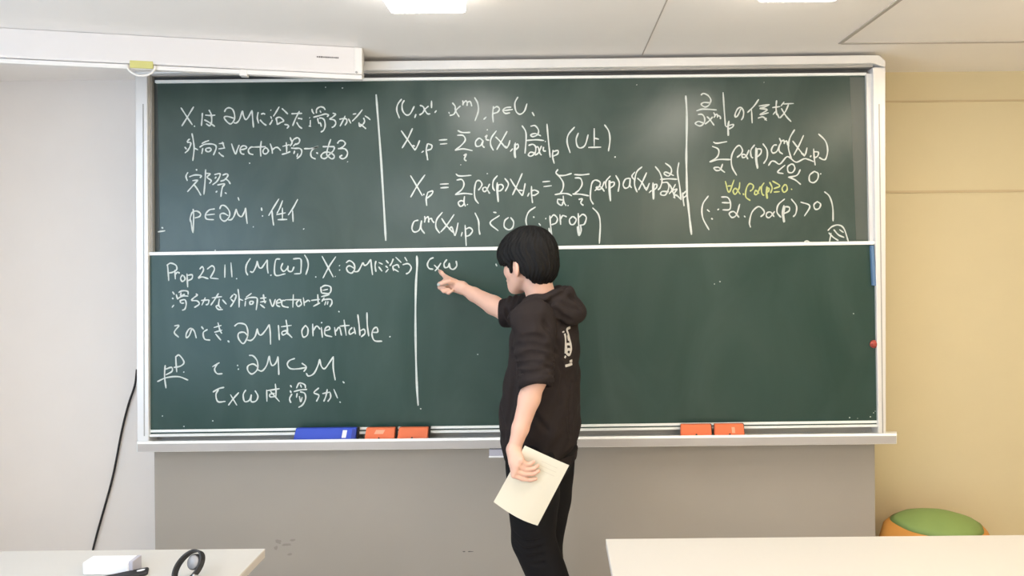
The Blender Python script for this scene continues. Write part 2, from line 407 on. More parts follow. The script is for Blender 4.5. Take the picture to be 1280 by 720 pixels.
# ------------------------------------------------------------------ chalk writing
CROPS = dict(A=(220, 125, 9), B=(340, 125, 9), C=(220, 200, 7.2), D=(490, 115, 9), E=(600, 115, 7.111), F=(505, 205, 7.2), G=(620, 205, 7.2),
             H=(740, 195, 7.2), I=(850, 110, 8), J=(870, 165, 7.111), K=(865, 220, 6.4), L=(200, 315, 7.529), M=(360, 315, 7.529), N=(190, 395, 6),
             O=(320, 395, 6), Q=(515, 310, 9.846), P=(0, 0, 1))
WRITING = [
 ('U', 'white', '''A 55,85 120,185 185,280;200,75 130,190 65,295;205,288 213,302;298,145 295,200 287,292;330,170 390,175 445,170;370,110 395,160 402,220 398,262;318,222 370,250 438,298;398,262 378,290 338,266
A 545,135 565,100 600,88 640,110 660,170 655,225 620,268 585,255 550,215 545,192 580,185 650,205;650,255 680,258 715,220 748,120;748,120 762,180 785,220 815,195 855,115;855,115 862,200 872,310
A 925,135 915,200 930,265;955,160 985,152 1003,162;945,222 980,260 1018,287;1064,113 1072,118;1066,183 1078,212;1052,280 1075,245 1084,222
B 15,185 50,130 82,75;112,95 150,130 180,160;45,200 55,240 62,280;45,205 90,195 132,235 95,255 62,277;140,275 178,282 187,297 168,322
B 218,155 280,152 340,150;310,125 265,210 232,292;290,205 320,210 342,215;278,250 305,295 340,322
B 448,100 458,135 474,156;422,198 428,204;432,225 430,290;412,292 440,297;500,150 503,105 540,78 580,85 600,112;540,118 552,145;465,195 540,175 600,158 635,168 620,190;515,205 520,240 532,268;530,203 565,205 590,230 598,290 580,340 548,362;540,250 550,275 556,300
B 682,148 715,160 680,195 652,215 700,225 718,260 700,295 672,310;758,217 800,210 842,212;825,178 790,250 765,297;842,212 842,250 820,287;860,210 888,264
B 908,160 948,154;1018,108 960,180 902,240;1030,200 1042,238 1025,275;1045,178 1080,200 1107,224;978,252 988,296 1025,272;990,268 1030,300 1058,324'''),
 ('U', 'white', '''A 122,472 145,445 158,440;125,477 165,480 160,520 135,565 100,597;98,528 120,555;180,375 195,450 205,550 190,685;205,540 250,562
A 288,492 330,470 372,455;265,532 320,500 400,495 446,512 450,550 420,622;290,607 298,565 302,540;335,545 337,580;338,545 380,540 397,558 372,582 340,577
A 483,492 542,485;478,550 552,540;520,470 535,510 546,547;480,590 510,620 540,638;625,490 645,550 670,608 690,560 712,505
A 720,560 760,555 795,540 780,518 745,520 722,555 735,600 770,612;870,530 845,530 815,560 825,600 870,615;960,460 950,550 955,635;868,530 1010,525;1000,540 980,570 985,600 1015,605 1040,575 1025,545 1000,537;1060,490 1080,550 1086,605;1086,560 1120,535 1150,538 1180,570
B 118,522 200,502;160,475 165,540 165,592;110,612 160,600 207,580;205,420 215,450 226,482 203,520;225,470 250,440 290,425 312,450 300,485 260,502;215,540 260,545 310,545 335,570 325,620 280,662;268,488 238,522;245,607 256,570;280,642 292,600
B 360,548 440,545 522,525 470,545 438,590 445,640 492,665;500,590 518,605;570,525 630,525 705,525;662,440 640,500 620,570 615,612;705,530 690,570 650,610 600,657 560,650 555,620 590,590 650,590 697,622 695,652 665,660 610,612
B 735,490 760,460 800,460 825,490 800,525 760,547 742,545;760,547 820,550 850,590 835,640 795,662 762,640 792,620;848,693 853,698'''),
 ('U', 'white', '''C 182,82 190,95;108,110 90,145 102,188;118,152 170,135 227,140 216,162;148,186 198,180;200,180 165,217 103,287;158,215 195,265 226,320
C 268,85 262,200 252,312;272,120 307,125 280,155 317,185 300,212;345,132 390,122 397,138 370,190 328,224;350,168 364,150;418,137 455,125 468,140 440,177 400,192;440,165 472,188 490,217;373,226 436,214 424,240;422,228 410,280 404,332;358,292 372,278;440,293 457,304;150,0 154,6'''),
 ('U', 'white', '''C 558,335 569,366;155,440 160,500 155,657;133,560 130,520 150,470 190,460 222,485 210,510 170,522;133,540 143,610 152,655;350,440 300,450 266,490 275,530 342,537;270,495 350,487
C 393,442 410,410 445,415 480,460 480,510 440,550 405,530 400,490 430,480 472,502;470,540 500,535 525,500 542,440;542,440 560,490 590,510 615,470 628,430;628,430 632,500 641,575;692,600 700,604;769,428 773,458;774,500 784,507
C 928,348 880,425 834,502;865,455 870,520 880,590;960,363 935,430 908,482;903,492 987,475;958,430 958,532;915,537 1002,535;1097,352 1055,430 1010,497;1050,455 1055,557;1146,618 1152,624
P 202,284 204,285.5;197.3,289.8 206.6,288.4'''),
 ('U', 'white', 'P 470.2,118 475.4,186 479.2,246 482.3,301'),
 ('U', 'white', '''D 110,78 65,140 55,210 85,297;140,92 115,140 120,210 160,258 205,245 252,160;270,248 255,292;313,150 350,165 370,205 400,245 432,245;412,158 370,195 345,235 308,260;445,98 445,182;502,208 480,234;638,225 648,246;678,120 710,160 715,210 757,282;772,155 725,200 695,250 648,265
D 795,95 800,125 797,152;800,130 830,100 845,120 845,157;845,120 875,105 890,130 897,162;928,60 965,130 970,220 933,327;1062,279 1030,310
E 120,125 113,200 118,272;115,150 150,130 173,150 155,180 115,192;278,135 230,140 205,165 225,190 268,185;205,167 292,155;338,43 310,100 320,170 355,198 395,170 418,103;463,178 483,214'''),
 ('U', 'white', '''D 103,433 170,530 260,657;232,408 175,530 113,632;312,543 285,610 257,655;232,600 258,612;357,663 333,682;400,580 385,650 395,720 402,768;400,580 447,600 440,640 393,657;528,542 622,535;540,587 622,580
D 738,433 790,455 882,455;733,487 800,490 825,540 780,600 708,657;708,657 800,640 907,660;806,716 836,698 814,755 838,775;1020,545 980,520 940,560 950,610 1000,600 1025,543;1025,543 1018,600 1042,627
E 62,333 68,340;43,402 62,385 54,420 82,430;147,343 100,410 95,470 120,520;138,398 180,440 232,502;242,348 190,440 148,514;267,428 255,470 235,502;213,480 237,490;268,530 292,503;315,448 312,520 316,587;308,460 306,560 316,587;315,470 336,465 340,490 313,517
E 373,298 405,350 410,420 400,547;448,305 490,300 520,340 510,380 470,397 450,382 490,370 542,390;413,431 500,425 570,432;430,475 470,465 495,490 490,540 455,570 430,560 450,535 497,545;500,488 518,492 530,540 547,562;547,478 520,540 488,562;565,488 563,520 587,526;577,438 584,442
E 595,283 605,400 624,582;650,515 645,570 660,637;650,530 692,520 690,550 648,572;842,310 785,380 775,450 802,542;875,363 855,420 865,480 895,497 935,470 962,378;1015,323 1015,482;1015,410 1057,420;962,493 1077,490;1106,290 1145,350 1155,430 1142,527;1198,572 1204,584'''),
 ('U', 'white', '''F 58,103 110,190 166,287;190,96 120,195 60,299;181,266 177,282;215,253 200,310 205,377;212,255 257,243 250,272 203,312;323,182 402,178;328,215 402,210;466,88 500,108 607,102;473,145 520,140 540,180 520,230 460,277;460,277 540,265 617,272
F 545,288 540,340 553,382;540,340 515,330 488,348 505,380 530,372 545,345;568,362 574,368;672,357 640,310 635,230 650,160 680,150 702,180 690,210 668,237;772,178 740,240 715,245 710,220 735,210 755,240 772,267;842,103 805,150 800,210 817,242
G 12,165 8,240 20,342;20,190 16,260 22,342;15,190 50,185 66,210 40,240 12,242;78,128 112,180 83,247;128,133 170,200 236,287;237,83 190,190 148,280;263,173 250,240 236,287;203,235 242,240;300,258 284,293
G 320,198 320,270 329,352;318,242 350,235 382,255 350,280 320,282;418,161 487,155;428,204 502,195;558,48 540,80 570,112 605,170 600,230 573,272;560,105 620,102 682,84;528,276 600,265 650,270 683,287
G 605,285 610,340 632,377;555,318 556,350 590,372 606,335;552,316 605,325;645,372 653,377;703,95 770,98 842,90;708,125 760,130 775,180 750,230 708,267;688,270 760,272 837,287;743,320 777,313 763,350 787,374
G 877,364 850,310 855,210 870,160 900,145 937,165 930,200 888,242
H 112,228 85,290 50,302 40,282 80,280 112,320;167,178 125,230 128,292;155,218 153,300 166,407;163,220 161,300 168,405;155,242 197,235 195,265 158,292;213,173 245,240 235,322;340,200 300,210 280,260 300,290 335,270 345,198;343,198 340,260 357,287;387,143 360,180 377,212
H 452,96 405,140 385,210 385,270 407,327;408,198 450,240 490,312;492,148 455,230 418,307;517,243 500,285 488,312;468,290 492,285;537,308 513,332;550,238 546,310 553,392;558,250 556,320 556,390;550,262 582,255 580,285 548,312;568,93 610,150 630,220 615,280 593,307
H 658,63 705,100 715,140 690,180 650,162 665,145 737,177;613,211 690,205 767,210;628,241 680,240 690,290 660,350 620,347 630,320 692,322;693,250 715,290 747,382;752,253 720,310 693,342;720,312 764,298 740,340 772,362;782,58 770,150 790,280 802,397;733,377 755,350 802,392;815,328 820,390 829,452;820,342 846,318 852,350 823,377'''),
 ('U', 'white', '''F 130,505 90,520 72,580 95,612 140,590 158,508;158,508 155,580 187,627;185,468 190,500 184,527;190,495 215,475 222,500 222,527;222,500 245,490 255,510 273,530;347,433 295,500 288,570 322,624;338,488 380,550 442,617;452,453 385,550 328,614;405,592 430,568 457,647;487,528 475,590 460,647;525,612 514,652
F 550,548 555,640 560,738;550,590 590,573 617,600 590,640 553,652;638,438 670,510 675,590 684,637;860,463 775,530 850,602;803,434 832,438
G 115,480 80,510 75,565 115,592 150,570 158,520 130,480;357,386 295,430 270,500 280,560 302,594;336,472 344,484;384,533 402,554;443,489 452,494;485,463 490,540 501,647;476,575 488,648;490,490 520,458 552,490 540,530 498,547;575,453 582,547;580,500 600,465 637,475;690,470 662,500 670,540 700,542 722,500 693,470
G 740,443 745,560 752,642;745,482 780,453 812,480 795,540 753,552;733,560 738,620 750,642 766,600 760,547;868,393 920,450 938,540 930,717'''),
 ('U', 'white', 'P 857.2,119.5 858.4,140 858.3,170 857.9,196 858.2,216 858.8,242 860.2,256 862.2,275 864.4,293.5'),
 ('U', 'white', '''I 208,72 235,55 280,75 308,120 290,170 250,190 212,165 240,145 307,150;163,229 230,212 367,220;178,265 220,265 245,300 240,350 200,380 153,357 185,335 242,355;268,285 295,310 342,374;327,288 290,330 248,362;335,243 350,275 338,297;345,270 370,265 375,297;375,275 400,285 405,312;430,43 440,200 454,382;462,380 468,390
I 490,328 482,400 485,478;484,340 478,400 481,478;488,375 532,365 525,390 483,412;610,205 580,270 555,292 550,265 575,210 610,195 635,235 630,290 611,322;787,113 740,180 673,247;715,215 722,352;788,181 897,165;892,167 840,193 798,206 872,218 800,266 887,247;778,302 830,290 868,327;865,300 845,322
I 965,123 960,200 966,272;923,196 1002,185;930,267 955,235;968,250 992,302;1008,182 1042,138;1033,160 1137,155;1085,165 1050,240 998,302;1013,203 1060,280 1112,337'''),
 ('U', 'white', '''J 153,88 185,100 277,85;143,127 195,150 202,190 180,230 120,267;120,267 200,245 307,245;237,283 215,335 180,342 158,320 200,315 230,340 257,360;362,387 320,310 315,220 345,150 385,120 412,160 400,195 363,227;472,158 445,215 415,227 410,200 440,205 462,242;522,113 488,160 490,215 507,232;533,138 530,230 545,327;542,145 540,240 549,325;540,150 577,155 575,190 538,227;593,103 630,160 630,230 600,282
J 720,115 690,120 670,160 685,187 720,170 747,108;740,115 740,170 772,197;740,53 755,90 743,117;755,85 780,75 785,107;785,90 805,80 815,115 827,127;877,-22 835,50 820,130 835,200 852,247;858,78 905,140 960,212;957,28 915,120 868,207;987,138 975,190 960,217;933,190 962,200;1024,208 1013,224;1045,148 1050,230 1059,297;1050,175 1087,180 1080,215 1048,232
J 1088,16 1150,80 1170,160 1155,235 1130,245 1093,225;643,300 670,262 700,262 745,285 800,225 830,225 890,268 960,238 1000,245 1047,264;792,293 726,355 777,370;845,285 815,310 820,355 855,360 878,325 865,290 838,285;927,333 895,385 818,403;818,400 880,425 932,467;1050,350 1010,385 1010,435 1045,450 1080,420 1085,370 1048,348;1104,368 1112,376'''),
 ('U', 'yellow', '''K 266,40 295,130 337,30;283,81 320,78;382,50 375,100 345,147 328,120 350,100 387,147;409,138 414,153;467,197 430,165 435,100 460,62 490,75 485,105 463,122;547,83 520,145 500,142 510,115 537,142;577,53 555,90 560,140 577,157;600,83 593,130 600,182;604,90 598,130 603,182;600,95 617,100 610,125 593,132;620,48 641,95 628,137;643,40 702,78 653,102;653,129 702,125;740,70 720,100 735,130 760,110 755,75 733,70;792,102 800,110'''),
 ('U', 'white', '''K 132,158 85,230 85,330 137,432;120,268 142,287;203,272 217,263;153,338 167,347;233,168 285,172 307,215 300,267 243,271;238,213 307,215;382,223 355,310 320,332 298,300 335,285 377,332;416,318 427,330;468,412 460,370 480,290 530,245 570,270 577,300 548,327;662,283 620,332 595,322 600,295 630,290 657,327;742,183 690,230 680,290 712,332
K 735,233 722,300 735,372;742,240 734,310 740,370;735,245 777,250 775,280 733,302;793,183 835,240 830,300 808,327;868,208 942,240 898,322;1000,205 975,230 985,265 1015,260 1028,225 998,203;1058,125 1100,165 1125,250 1128,362;1086,437 1120,405 1170,392 1215,420 1252,527;1113,455 1100,527;1093,453 1130,490 1172,517;1133,428 1170,470 1217,492;1178,428 1212,452;898,525 920,520 942,530'''),
 ('L', 'white', '''L 70,120 78,200 82,272;63,127 100,105 150,125 157,165 120,190 85,197;140,168 145,257;145,210 165,190 187,200;215,213 195,245 210,277 237,255 222,218;255,203 262,332;258,220 302,215 300,250 260,272;373,162 400,138 410,170 385,215 360,247;360,247 400,235 457,252;443,162 490,130 512,165 473,242;473,245 552,253;612,118 610,242;668,98 678,237;718,248 726,254
L 852,58 815,120 810,180 828,220;846,183 875,187 905,130 915,83;915,83 930,140 955,150 985,110 1012,73;1012,73 1010,140 1018,202;1040,215 1049,222;1132,65 1088,80 1085,215 1182,205;1157,103 1140,150 1165,182 1200,152 1207,128;1205,130 1207,175 1240,182 1262,138
M 48,65 115,63 125,110 120,202;58,206 117,203;156,26 185,80 190,140 168,214;258,231 266,239;320,38 370,130 427,237;450,43 385,140 328,247;443,228 448,233;482,126 488,130;482,166 490,174
M 546,102 580,82 620,110 628,160 600,198 565,185 552,150 580,130 627,155;625,185 660,180 690,130 707,98;707,98 720,125 745,115 780,68;780,68 785,130 796,217;828,83 820,130 828,187;853,98 892,116;853,138 887,182;923,78 947,107;918,130 940,150;947,158 918,192;992,63 975,105 958,132;1013,48 1067,100;985,130 995,177;985,135 1030,120 1047,150;998,160 1042,187;1098,48 1122,87;1078,120 1130,110 1160,145 1140,190 1110,207'''),
 ('L', 'white', '''L 118,373 137,402;114,432 128,442;153,398 167,447;113,522 132,498;175,382 210,365 260,370 266,402;200,380 198,410 236,396;163,442 210,415 267,415;190,450 194,482;195,455 235,450 247,490 235,535 208,549;200,482 228,480;338,393 352,405 320,430 300,455 350,460 370,490 323,523;388,456 463,450;427,428 393,502;463,450 453,488 430,498
L 488,432 583,420;552,388 520,440 478,502;560,440 553,500 577,532;588,448 627,492;560,498 528,512 550,540 592,541;688,402 660,438;693,395 717,410 700,460 663,517;668,443 697,472;735,348 745,430 745,522;745,440 783,457;862,388 808,427;798,447 840,430 905,430 916,460 905,547;800,512 806,458;845,465 846,492;845,465 877,465 870,490 843,491
L 943,436 1002,430;943,471 1002,462;973,398 980,450 992,482;943,493 987,527;1033,443 1060,512 1087,443;1095,482 1142,470 1125,445 1100,465 1100,500 1132,516;1182,455 1150,460 1150,500 1175,515 1212,521;1255,398 1250,522;1178,450 1330,448
M 105,450 80,480 95,512 127,490 115,453;145,428 155,507;155,477 190,455 207,466;218,456 302,445;280,398 285,492;238,512 302,478;308,328 315,387;310,335 350,315 402,330 392,387 318,387;328,361 377,350;313,421 392,400;318,451 400,445 413,480 393,517;342,428 318,467;345,502 357,463;370,497 377,463;475,556 485,566'''),
 ('L', 'white', '''N 168,74 202,73 168,122 202,160;300,90 280,145 258,162 258,130 285,93 315,110 333,167;370,78 387,100;417,100 385,125 395,172 437,181;463,87 522,70;468,122 527,105;495,48 510,105 525,132;476,133 517,182;568,184 580,197;618,77 650,55 700,65 718,110 715,160 685,207 650,170 650,130 690,122 722,150;715,180 745,182 775,150 790,93;790,93 800,132 820,142 850,110 881,63;881,63 888,130 890,214
O 168,68 172,130 175,182;188,81 267,70;225,28 235,90 237,140;237,125 203,142 196,120 232,106;218,108 272,163;370,70 345,110 355,157 385,142 390,95 368,68;425,58 428,152;428,112 455,75 482,100;490,83 498,162;490,46 495,54;510,112 552,100 545,78 520,95 520,140 572,156;590,83 598,147;598,117 625,85 642,147;660,28 677,147;628,76 702,70
O 722,85 700,110 705,137 737,120;735,83 747,137;764,-12 775,80 780,147;780,112 810,100 817,130 788,157;832,-27 835,70 846,152;868,122 912,120 905,85 880,100 870,140 890,185 947,189;1001,152 1008,158'''),
 ('L', 'white', '''N 100,368 95,450 106,542;100,400 147,385 150,415 103,442;178,300 180,350 186,422;178,305 205,294 240,345 215,375 163,386;235,418 242,423;40,492 110,462 200,455 272,481;453,381 507,349;490,360 470,400 490,432 530,432;638,368 646,374;644,396 652,401;728,295 760,300 790,340 790,400 750,435 720,410 720,375 760,360 797,385
O 8,400 45,412 80,370 100,298;100,298 110,350 125,372 150,350 165,303;165,303 170,380 172,442;292,318 250,335 235,365 260,395 320,396 377,385;343,353 377,382 358,418;376,428 395,450 435,430 465,370 478,323;478,323 490,375 515,395 550,350 581,303;581,303 580,390 595,482;650,490 664,503'''),
 ('L', 'white', '''N 456,571 500,545 542,535;500,550 480,590 495,642 552,640;588,588 637,670;652,573 610,620 573,670;705,553 685,590 695,640 730,632 746,588;746,588 745,640 780,637 795,600 773,558
O 80,553 82,642;83,560 177,545;145,508 150,560 150,605;108,563 177,642;150,602 110,607 105,587 142,580;258,518 268,535;256,558 264,577;270,583 252,620 262,652;303,542 325,503 365,515 371,542;333,513 342,537;283,567 330,555 384,550;310,578 304,612;330,568 365,580 372,620 350,665 318,686;325,600 335,642 347,608;472,538 435,575 472,595 453,642;498,582 557,570;535,548 525,600 508,642;557,573 560,610 538,642;583,548 612,617;626,643 636,649'''),
 ('L', 'white', 'P 521,319.6 521.4,332 520,355 519.3,395 519.8,440 521,480 522.7,507'),
 ('L', 'white', 'Q 267,118 220,140 190,200 210,250 262,262;273,208 333,268;357,183 320,240 283,283;430,140 395,190 405,240 445,230 460,183;460,183 470,245 510,262 550,220 543,158;1030,193 1046,226;1034,198 1042,220'),
]
def ribbon(bm, P, Y, hw, rnd):
    """flat chalk stroke of half width hw (m) lying on the board at depth Y, with blunt ends."""
    n = len(P); L = []; R = []
    ph = rnd.uniform(0, 6)
    for i, p in enumerate(P):
        t = P[min(i + 1, n - 1)] - P[max(i - 1, 0)]
        l = math.hypot(t[0], t[1]) or 1
        nx, nz = -t[1] / l, t[0] / l
        w = hw * (0.95 + 0.14 * math.sin(ph + i * 0.7)) * (0.62 if i in (0, n - 1) else 1.0)
        L.append(bm.verts.new((p[0] + nx * w, Y, p[1] + nz * w))); R.append(bm.verts.new((p[0] - nx * w, Y, p[1] - nz * w)))
    for i in range(n - 1): bm.faces.new((L[i], L[i + 1], R[i + 1], R[i]))
rnd = random.Random(7); yk = 0
for pan in 'UL':
    strokes = []
    for pn, colr, data in WRITING:
        if pn != pan: continue
        for line in data.split('\n'):
            key, rest = line.split(' ', 1)
            x0, y0, sc = CROPS[key]
            for st in rest.split(';'):
                pts = [tuple(float(v) for v in q.split(',')) for q in st.split()]
                Yp = 0.0055 if pan == 'U' else -0.0165
                Q3 = [W(x0 + a / sc, y0 + c / sc, Yp) for a, c in pts]
                P2 = spline([(q.x, q.z) for q in Q3])
                A_ = np.array(P2)
                strokes.append((P2, 0.0047 if key == 'P' and len(pts) > 3 else 0.0034, colr, A_.min(0) - .004, A_.max(0) + .004, key == 'P' and len(pts) > 3))
    # strokes that stand close together form one word
    n = len(strokes); grp = list(range(n))
    def root(i):
        while grp[i] != i: i = grp[i]
        return i
    for i in range(n):
        for j in range(i):
            A_, B_ = strokes[i], strokes[j]
            if A_[2] != B_[2] or A_[5] or B_[5]: continue
            gap = np.maximum(0, np.maximum(A_[3] - B_[4], B_[3] - A_[4]))
            if float(np.hypot(*gap)) < 0.0140: grp[root(i)] = root(j)
    words_ = {}
    for i in range(n): words_.setdefault(root(i), []).append(strokes[i])
    for ws in words_.values():
        bm = nb()
        for P2, hw, colr, _a, _b, _c in ws:
            yk += 1
            ribbon(bm, P2, Yp - 0.0002 * (yk % 6), hw, rnd)
        for f in bm.faces:
            f.normal_update()
            if f.normal.y > 0: f.normal_flip()
        me = bpy.data.meshes.new('chalk_writing'); bm.to_mesh(me); bm.free()
        o = obj('chalk_writing', me, M_CHALKY if ws[0][2] == 'yellow' else M_CHALK, UP if pan == 'U' else LO)
        if ws[0][2] == 'yellow': o['label'] = 'small yellow chalk note'
# chalk specks left on the boards
for pan, spots in (('U', [(407, 109), (428, 110), (796, 106), (955, 103), (312, 204), (693, 189), (576, 206), (609, 217), (1006, 302.5), (1010, 301.5), (269, 313)]),
                   ('L', [(487, 421), (597, 443), (1067, 392), (266, 526), (230, 533), (203, 520), (526, 511), (1095, 405), (1062, 522), (1072, 523), (1088, 521), (1092, 516), (1094, 514), (893, 355), (900, 352)])):
    bm = nb()
    for i, (px, py) in enumerate(spots):
        Yp = 0.0053 if pan == 'U' else -0.0168
        c = W(px, py, Yp); r = rnd.uniform(0.0018, 0.0036)
        vs = [bm.verts.new((c.x + r * rnd.uniform(.7, 1.5) * math.cos(a), Yp, c.z + r * math.sin(a))) for a in [2 * math.pi * k / 7 for k in range(7)]]
        bm.faces.new(vs)
    o = obj('chalk_speck', bm, M_DUST, UP if pan == 'U' else LO); o['kind'] = 'stuff'

# ------------------------------------------------------------------ erasers on the tray
def eraser(px0, px1, pyb, h, mcol, label, extras, group=None, depth=0.062, name='chalk_eraser', cut=0.006):
    Yf = -0.083
    a, c = W(px0, pyb, Yf), W(px1, pyb, Yf)
    zv = min(a.z, c.z) + 0.002; z0 = zv - 0.0105; h = h + 0.0105
    e = empty(name, ((a.x + c.x) / 2, Yf + depth / 2, z0), label, 'eraser', group)
    lean = lambda z: Yf + 0.42 * (z - z0) * 0.9
    def leaning(xa, xb, xc, xd, zl, zh, d0, d1):
        bm = nb(); pr = [(xa, zl), (xb, zl), (xc, zh), (xd, zh)]
        A = [bm.verts.new((x, lean(z) + d0, z)) for x, z in pr]; B = [bm.verts.new((x, lean(z) + d1, z)) for x, z in pr]
        bm.faces.new(A); bm.faces.new(B[::-1])
        for i in range(4): bm.faces.new((A[i], B[i], B[(i + 1) % 4], A[(i + 1) % 4]))
        return bm
    obj('cover', leaning(a.x, c.x, c.x, a.x + cut, z0, z0 + h, 0.0, 0.018), mcol, e, bevel=0.003, segs=2)
    obj('felt_pad', leaning(a.x + .004, c.x + .0055, c.x + .007, a.x + cut + .004, z0, z0 + h - .003, 0.0182, 0.034), M_FELT, e, bevel=0.002)
    extras(e, a, c, z0, Yf, h)
    return e
def decal(x0, x1, z0, za, zb, Yf, skew=0.0, out=0.0008):
    bm = nb(); f = lambda z: Yf + 0.378 * (z - z0)
    q = [(x0, za), (x1, za), (x1 + skew, zb), (x0 + skew, zb)]
    A = [bm.verts.new((x, f(z) - out, z)) for x, z in q]; B = [bm.verts.new((x, f(z) + 0.001, z)) for x, z in q]
    bm.faces.new(A); bm.faces.new(B[::-1])
    for i in range(4): bm.faces.new((A[i], B[i], B[(i + 1) % 4], A[(i + 1) % 4]))
    return bm
def blue_extra(e, a, c, z0, Yf, h):
    x = a.x + (c.x - a.x) * 0.81
    obj('name_sticker', decal(x - .009, x + .010, z0, z0 + .021, z0 + h - .009, Yf, 0.003), M_WHITE, e)
    obj('end_band', decal(c.x - .020, c.x - .002, z0, z0 + .004, z0 + h - .004, Yf, 0.003, 0.0004), mat('navy_plastic', lin(40, 54, 145), 0.5), e)
def or_extra(kind):
    def f(e, a, c, z0, Yf, h):
        x = (a.x + c.x) / 2
        obj('strap_stud', lathe(nb(), [(0.0005, 0), (0.004, 0), (0.004, 0.003), (0.0005, 0.003)], (x, Yf + 0.003, z0 + 0.018), 12, Matrix.Rotation(math.radians(90), 3, 'X')), M_FELT, e)
        if kind == 1: obj('chalk_smear', decal(x - .024, x + .016, z0, z0 + .034, z0 + .050, Yf, 0.008), mat('faded_orange', lin(235, 165, 135), 0.8), e)
        if kind == 2: obj('name_sticker', decal(x + .012, x + .026, z0, z0 + .022, z0 + .046, Yf), mat('faded_orange', lin(235, 165, 135), 0.8), e)
    return f
GE = 'orange erasers on the chalk tray'
eraser(365.5, 443.5, 551.2, 0.050, M_BLUE, 'long blue eraser with white sticker on the chalk tray', blue_extra)
eraser(454.5, 492.2, 550.4, 0.048, M_ORANGE, 'orange eraser on the tray directly right of the long blue eraser', or_extra(1), GE)
eraser(495.6, 534.0, 550.0, 0.048, M_ORANGE, 'orange eraser second right of the blue one, nearest to the person', or_extra(0), GE)
eraser(851.0, 890.5, 546.0, 0.047, M_ORANGE, 'orange eraser right of the person, left half of the right-hand pair', or_extra(0), GE)
eraser(893.5, 931.5, 545.6, 0.047, M_ORANGE, 'orange eraser with pale sticker, rightmost on the chalk tray', or_extra(2), GE)
# small chalk pieces in the tray
for i, (px, ln, lb) in enumerate(((272, .05, 'short white chalk stick in the left part of the tray'), (1013, .018, 'tiny chalk stub in the right part of the tray'))):
    p = W(px, 551 if i == 0 else 540, -0.04)
    zt = W(px, 551.5 - (px - 171) / 950 * SH, -0.005).z
    m0 = nb(); tube(m0, [(p.x - ln / 2, -0.035, zt + .004), (p.x + ln / 2, -0.035, zt + .004)], 0.005, 10)
    tag(obj('chalk_stick', m0, M_DUST, None, smooth=True), lb, 'chalk')
# red magnet on the right edge of the lower board
c = W(1092, 430, -0.016)
mg = empty('magnet', (c.x, -0.016, c.z), 'round red magnet stuck near the right edge of the lower board', 'magnet')
R90 = Matrix.Rotation(math.radians(90), 3, 'X')
obj('knob', lathe(nb(), [(0.0005, 0), (0.018, 0), (0.0185, 0.004), (0.016, 0.008), (0.011, 0.009), (0.011, 0.012), (0.0005, 0.0125)], c, 28, R90), M_RED, mg, smooth=True)

# ------------------------------------------------------------------ projector screen casing
tr, tl = Wz(449, 59, ZC), Wz(160, 43, ZC)
u = (tl - tr); u.z = 0; u.normalize()                    # towards the left along the casing
nrm = Vector((-u.y, u.x, 0))
if nrm.y > 0: nrm = -nrm                                 # faces the class
LENG = 2.05
d_r = tr.y + DIST
zb = EYE + (W(453, 92.5, tr.y).z - EYE)
PS = empty('projector_screen', tr + u * (LENG / 2) - nrm * 0.05, 'white projector screen casing fixed to the ceiling above the left end of the board', 'projector screen')
def along(s, out, z): 
    p = tr + u * s + nrm * out; return Vector((p.x, p.y, z))
b = nb()
prof = [(0, ZC - 0.001), (-0.09, ZC - 0.001), (-0.09, zb + 0.01), (-0.07, zb), (-0.004, zb), (0.0, zb + 0.006)]
A = [b.verts.new(along(0.02, o, z)) for o, z in prof]; B = [b.verts.new(along(LENG, o, z)) for o, z in prof]
for i in range(len(prof)): b.faces.new((A[i], A[(i + 1) % 6], B[(i + 1) % 6], B[i]))
b.faces.new(A[::-1]); b.faces.new(B)
obj('casing', b, M_SCREEN, PS, bevel=0.003)
b = nb()
A = [b.verts.new(along(-0.012, o * 1.02 + 0.0015, z)) for o, z in prof]; B = [b.verts.new(along(0.021, o * 1.02 + 0.0015, z)) for o, z in prof]
for i in range(len(prof)): b.faces.new((A[i], A[(i + 1) % 6], B[(i + 1) % 6], B[i]))
b.faces.new(A[::-1]); b.faces.new(B)
obj('end_cap', b, M_SCREEN2, PS, bevel=0.004)
b = nb()
def slat(s0, s1, z0, z1, o0=-0.035, o1=-0.008):
    q = [along(s, o, z) for s in (s0, s1) for o in (o0, o1) for z in (z0, z1)]
    v = [b.verts.new(p) for p in q]
    for f in ((0, 1, 3, 2), (4, 6, 7, 5), (0, 4, 5, 1), (2, 3, 7, 6), (0, 2, 6, 4), (1, 5, 7, 3)): b.faces.new([v[i] for i in f])
slat(-0.010, 0.47, zb - 0.021, zb - 0.001); slat(0.475, LENG - 0.02, zb - 0.020, zb - 0.002)
BAR = obj('bottom_bar', b, M_SCREEN2, PS, bevel=0.002)
b = nb(); slat(0.455, 0.485, zb - 0.028, zb - 0.001, -0.037, -0.006); obj('bar_clip', b, M_SCREEN2, BAR, bevel=0.002)
# pull handle: half ring with yellow tape
sc_ = (along(0, 0, 0) - along(1, 0, 0)).length
def s_of(px):
    best = min(range(0, 2000), key=lambda k: abs(PPX + F_PX * along(k / 1000, 0, 0).x / (along(k / 1000, 0, 0).y + DIST) - px)); return best / 1000
sh = s_of(178)
b = nb(); tube(b, [along(sh + 0.052 * math.cos(t), -0.004, zb - 0.004 - 0.044 * math.sin(t)) for t in np.linspace(0, math.pi, 20)], 0.0045, 10)
obj('pull_handle', b, M_SCREEN2, PS, smooth=True)
b = nb(); slat(sh - 0.045, sh + 0.04, zb - 0.018, zb + 0.012, -0.006, 0.0018); obj('yellow_tape', b, M_YELLOW, PS, bevel=0.002)
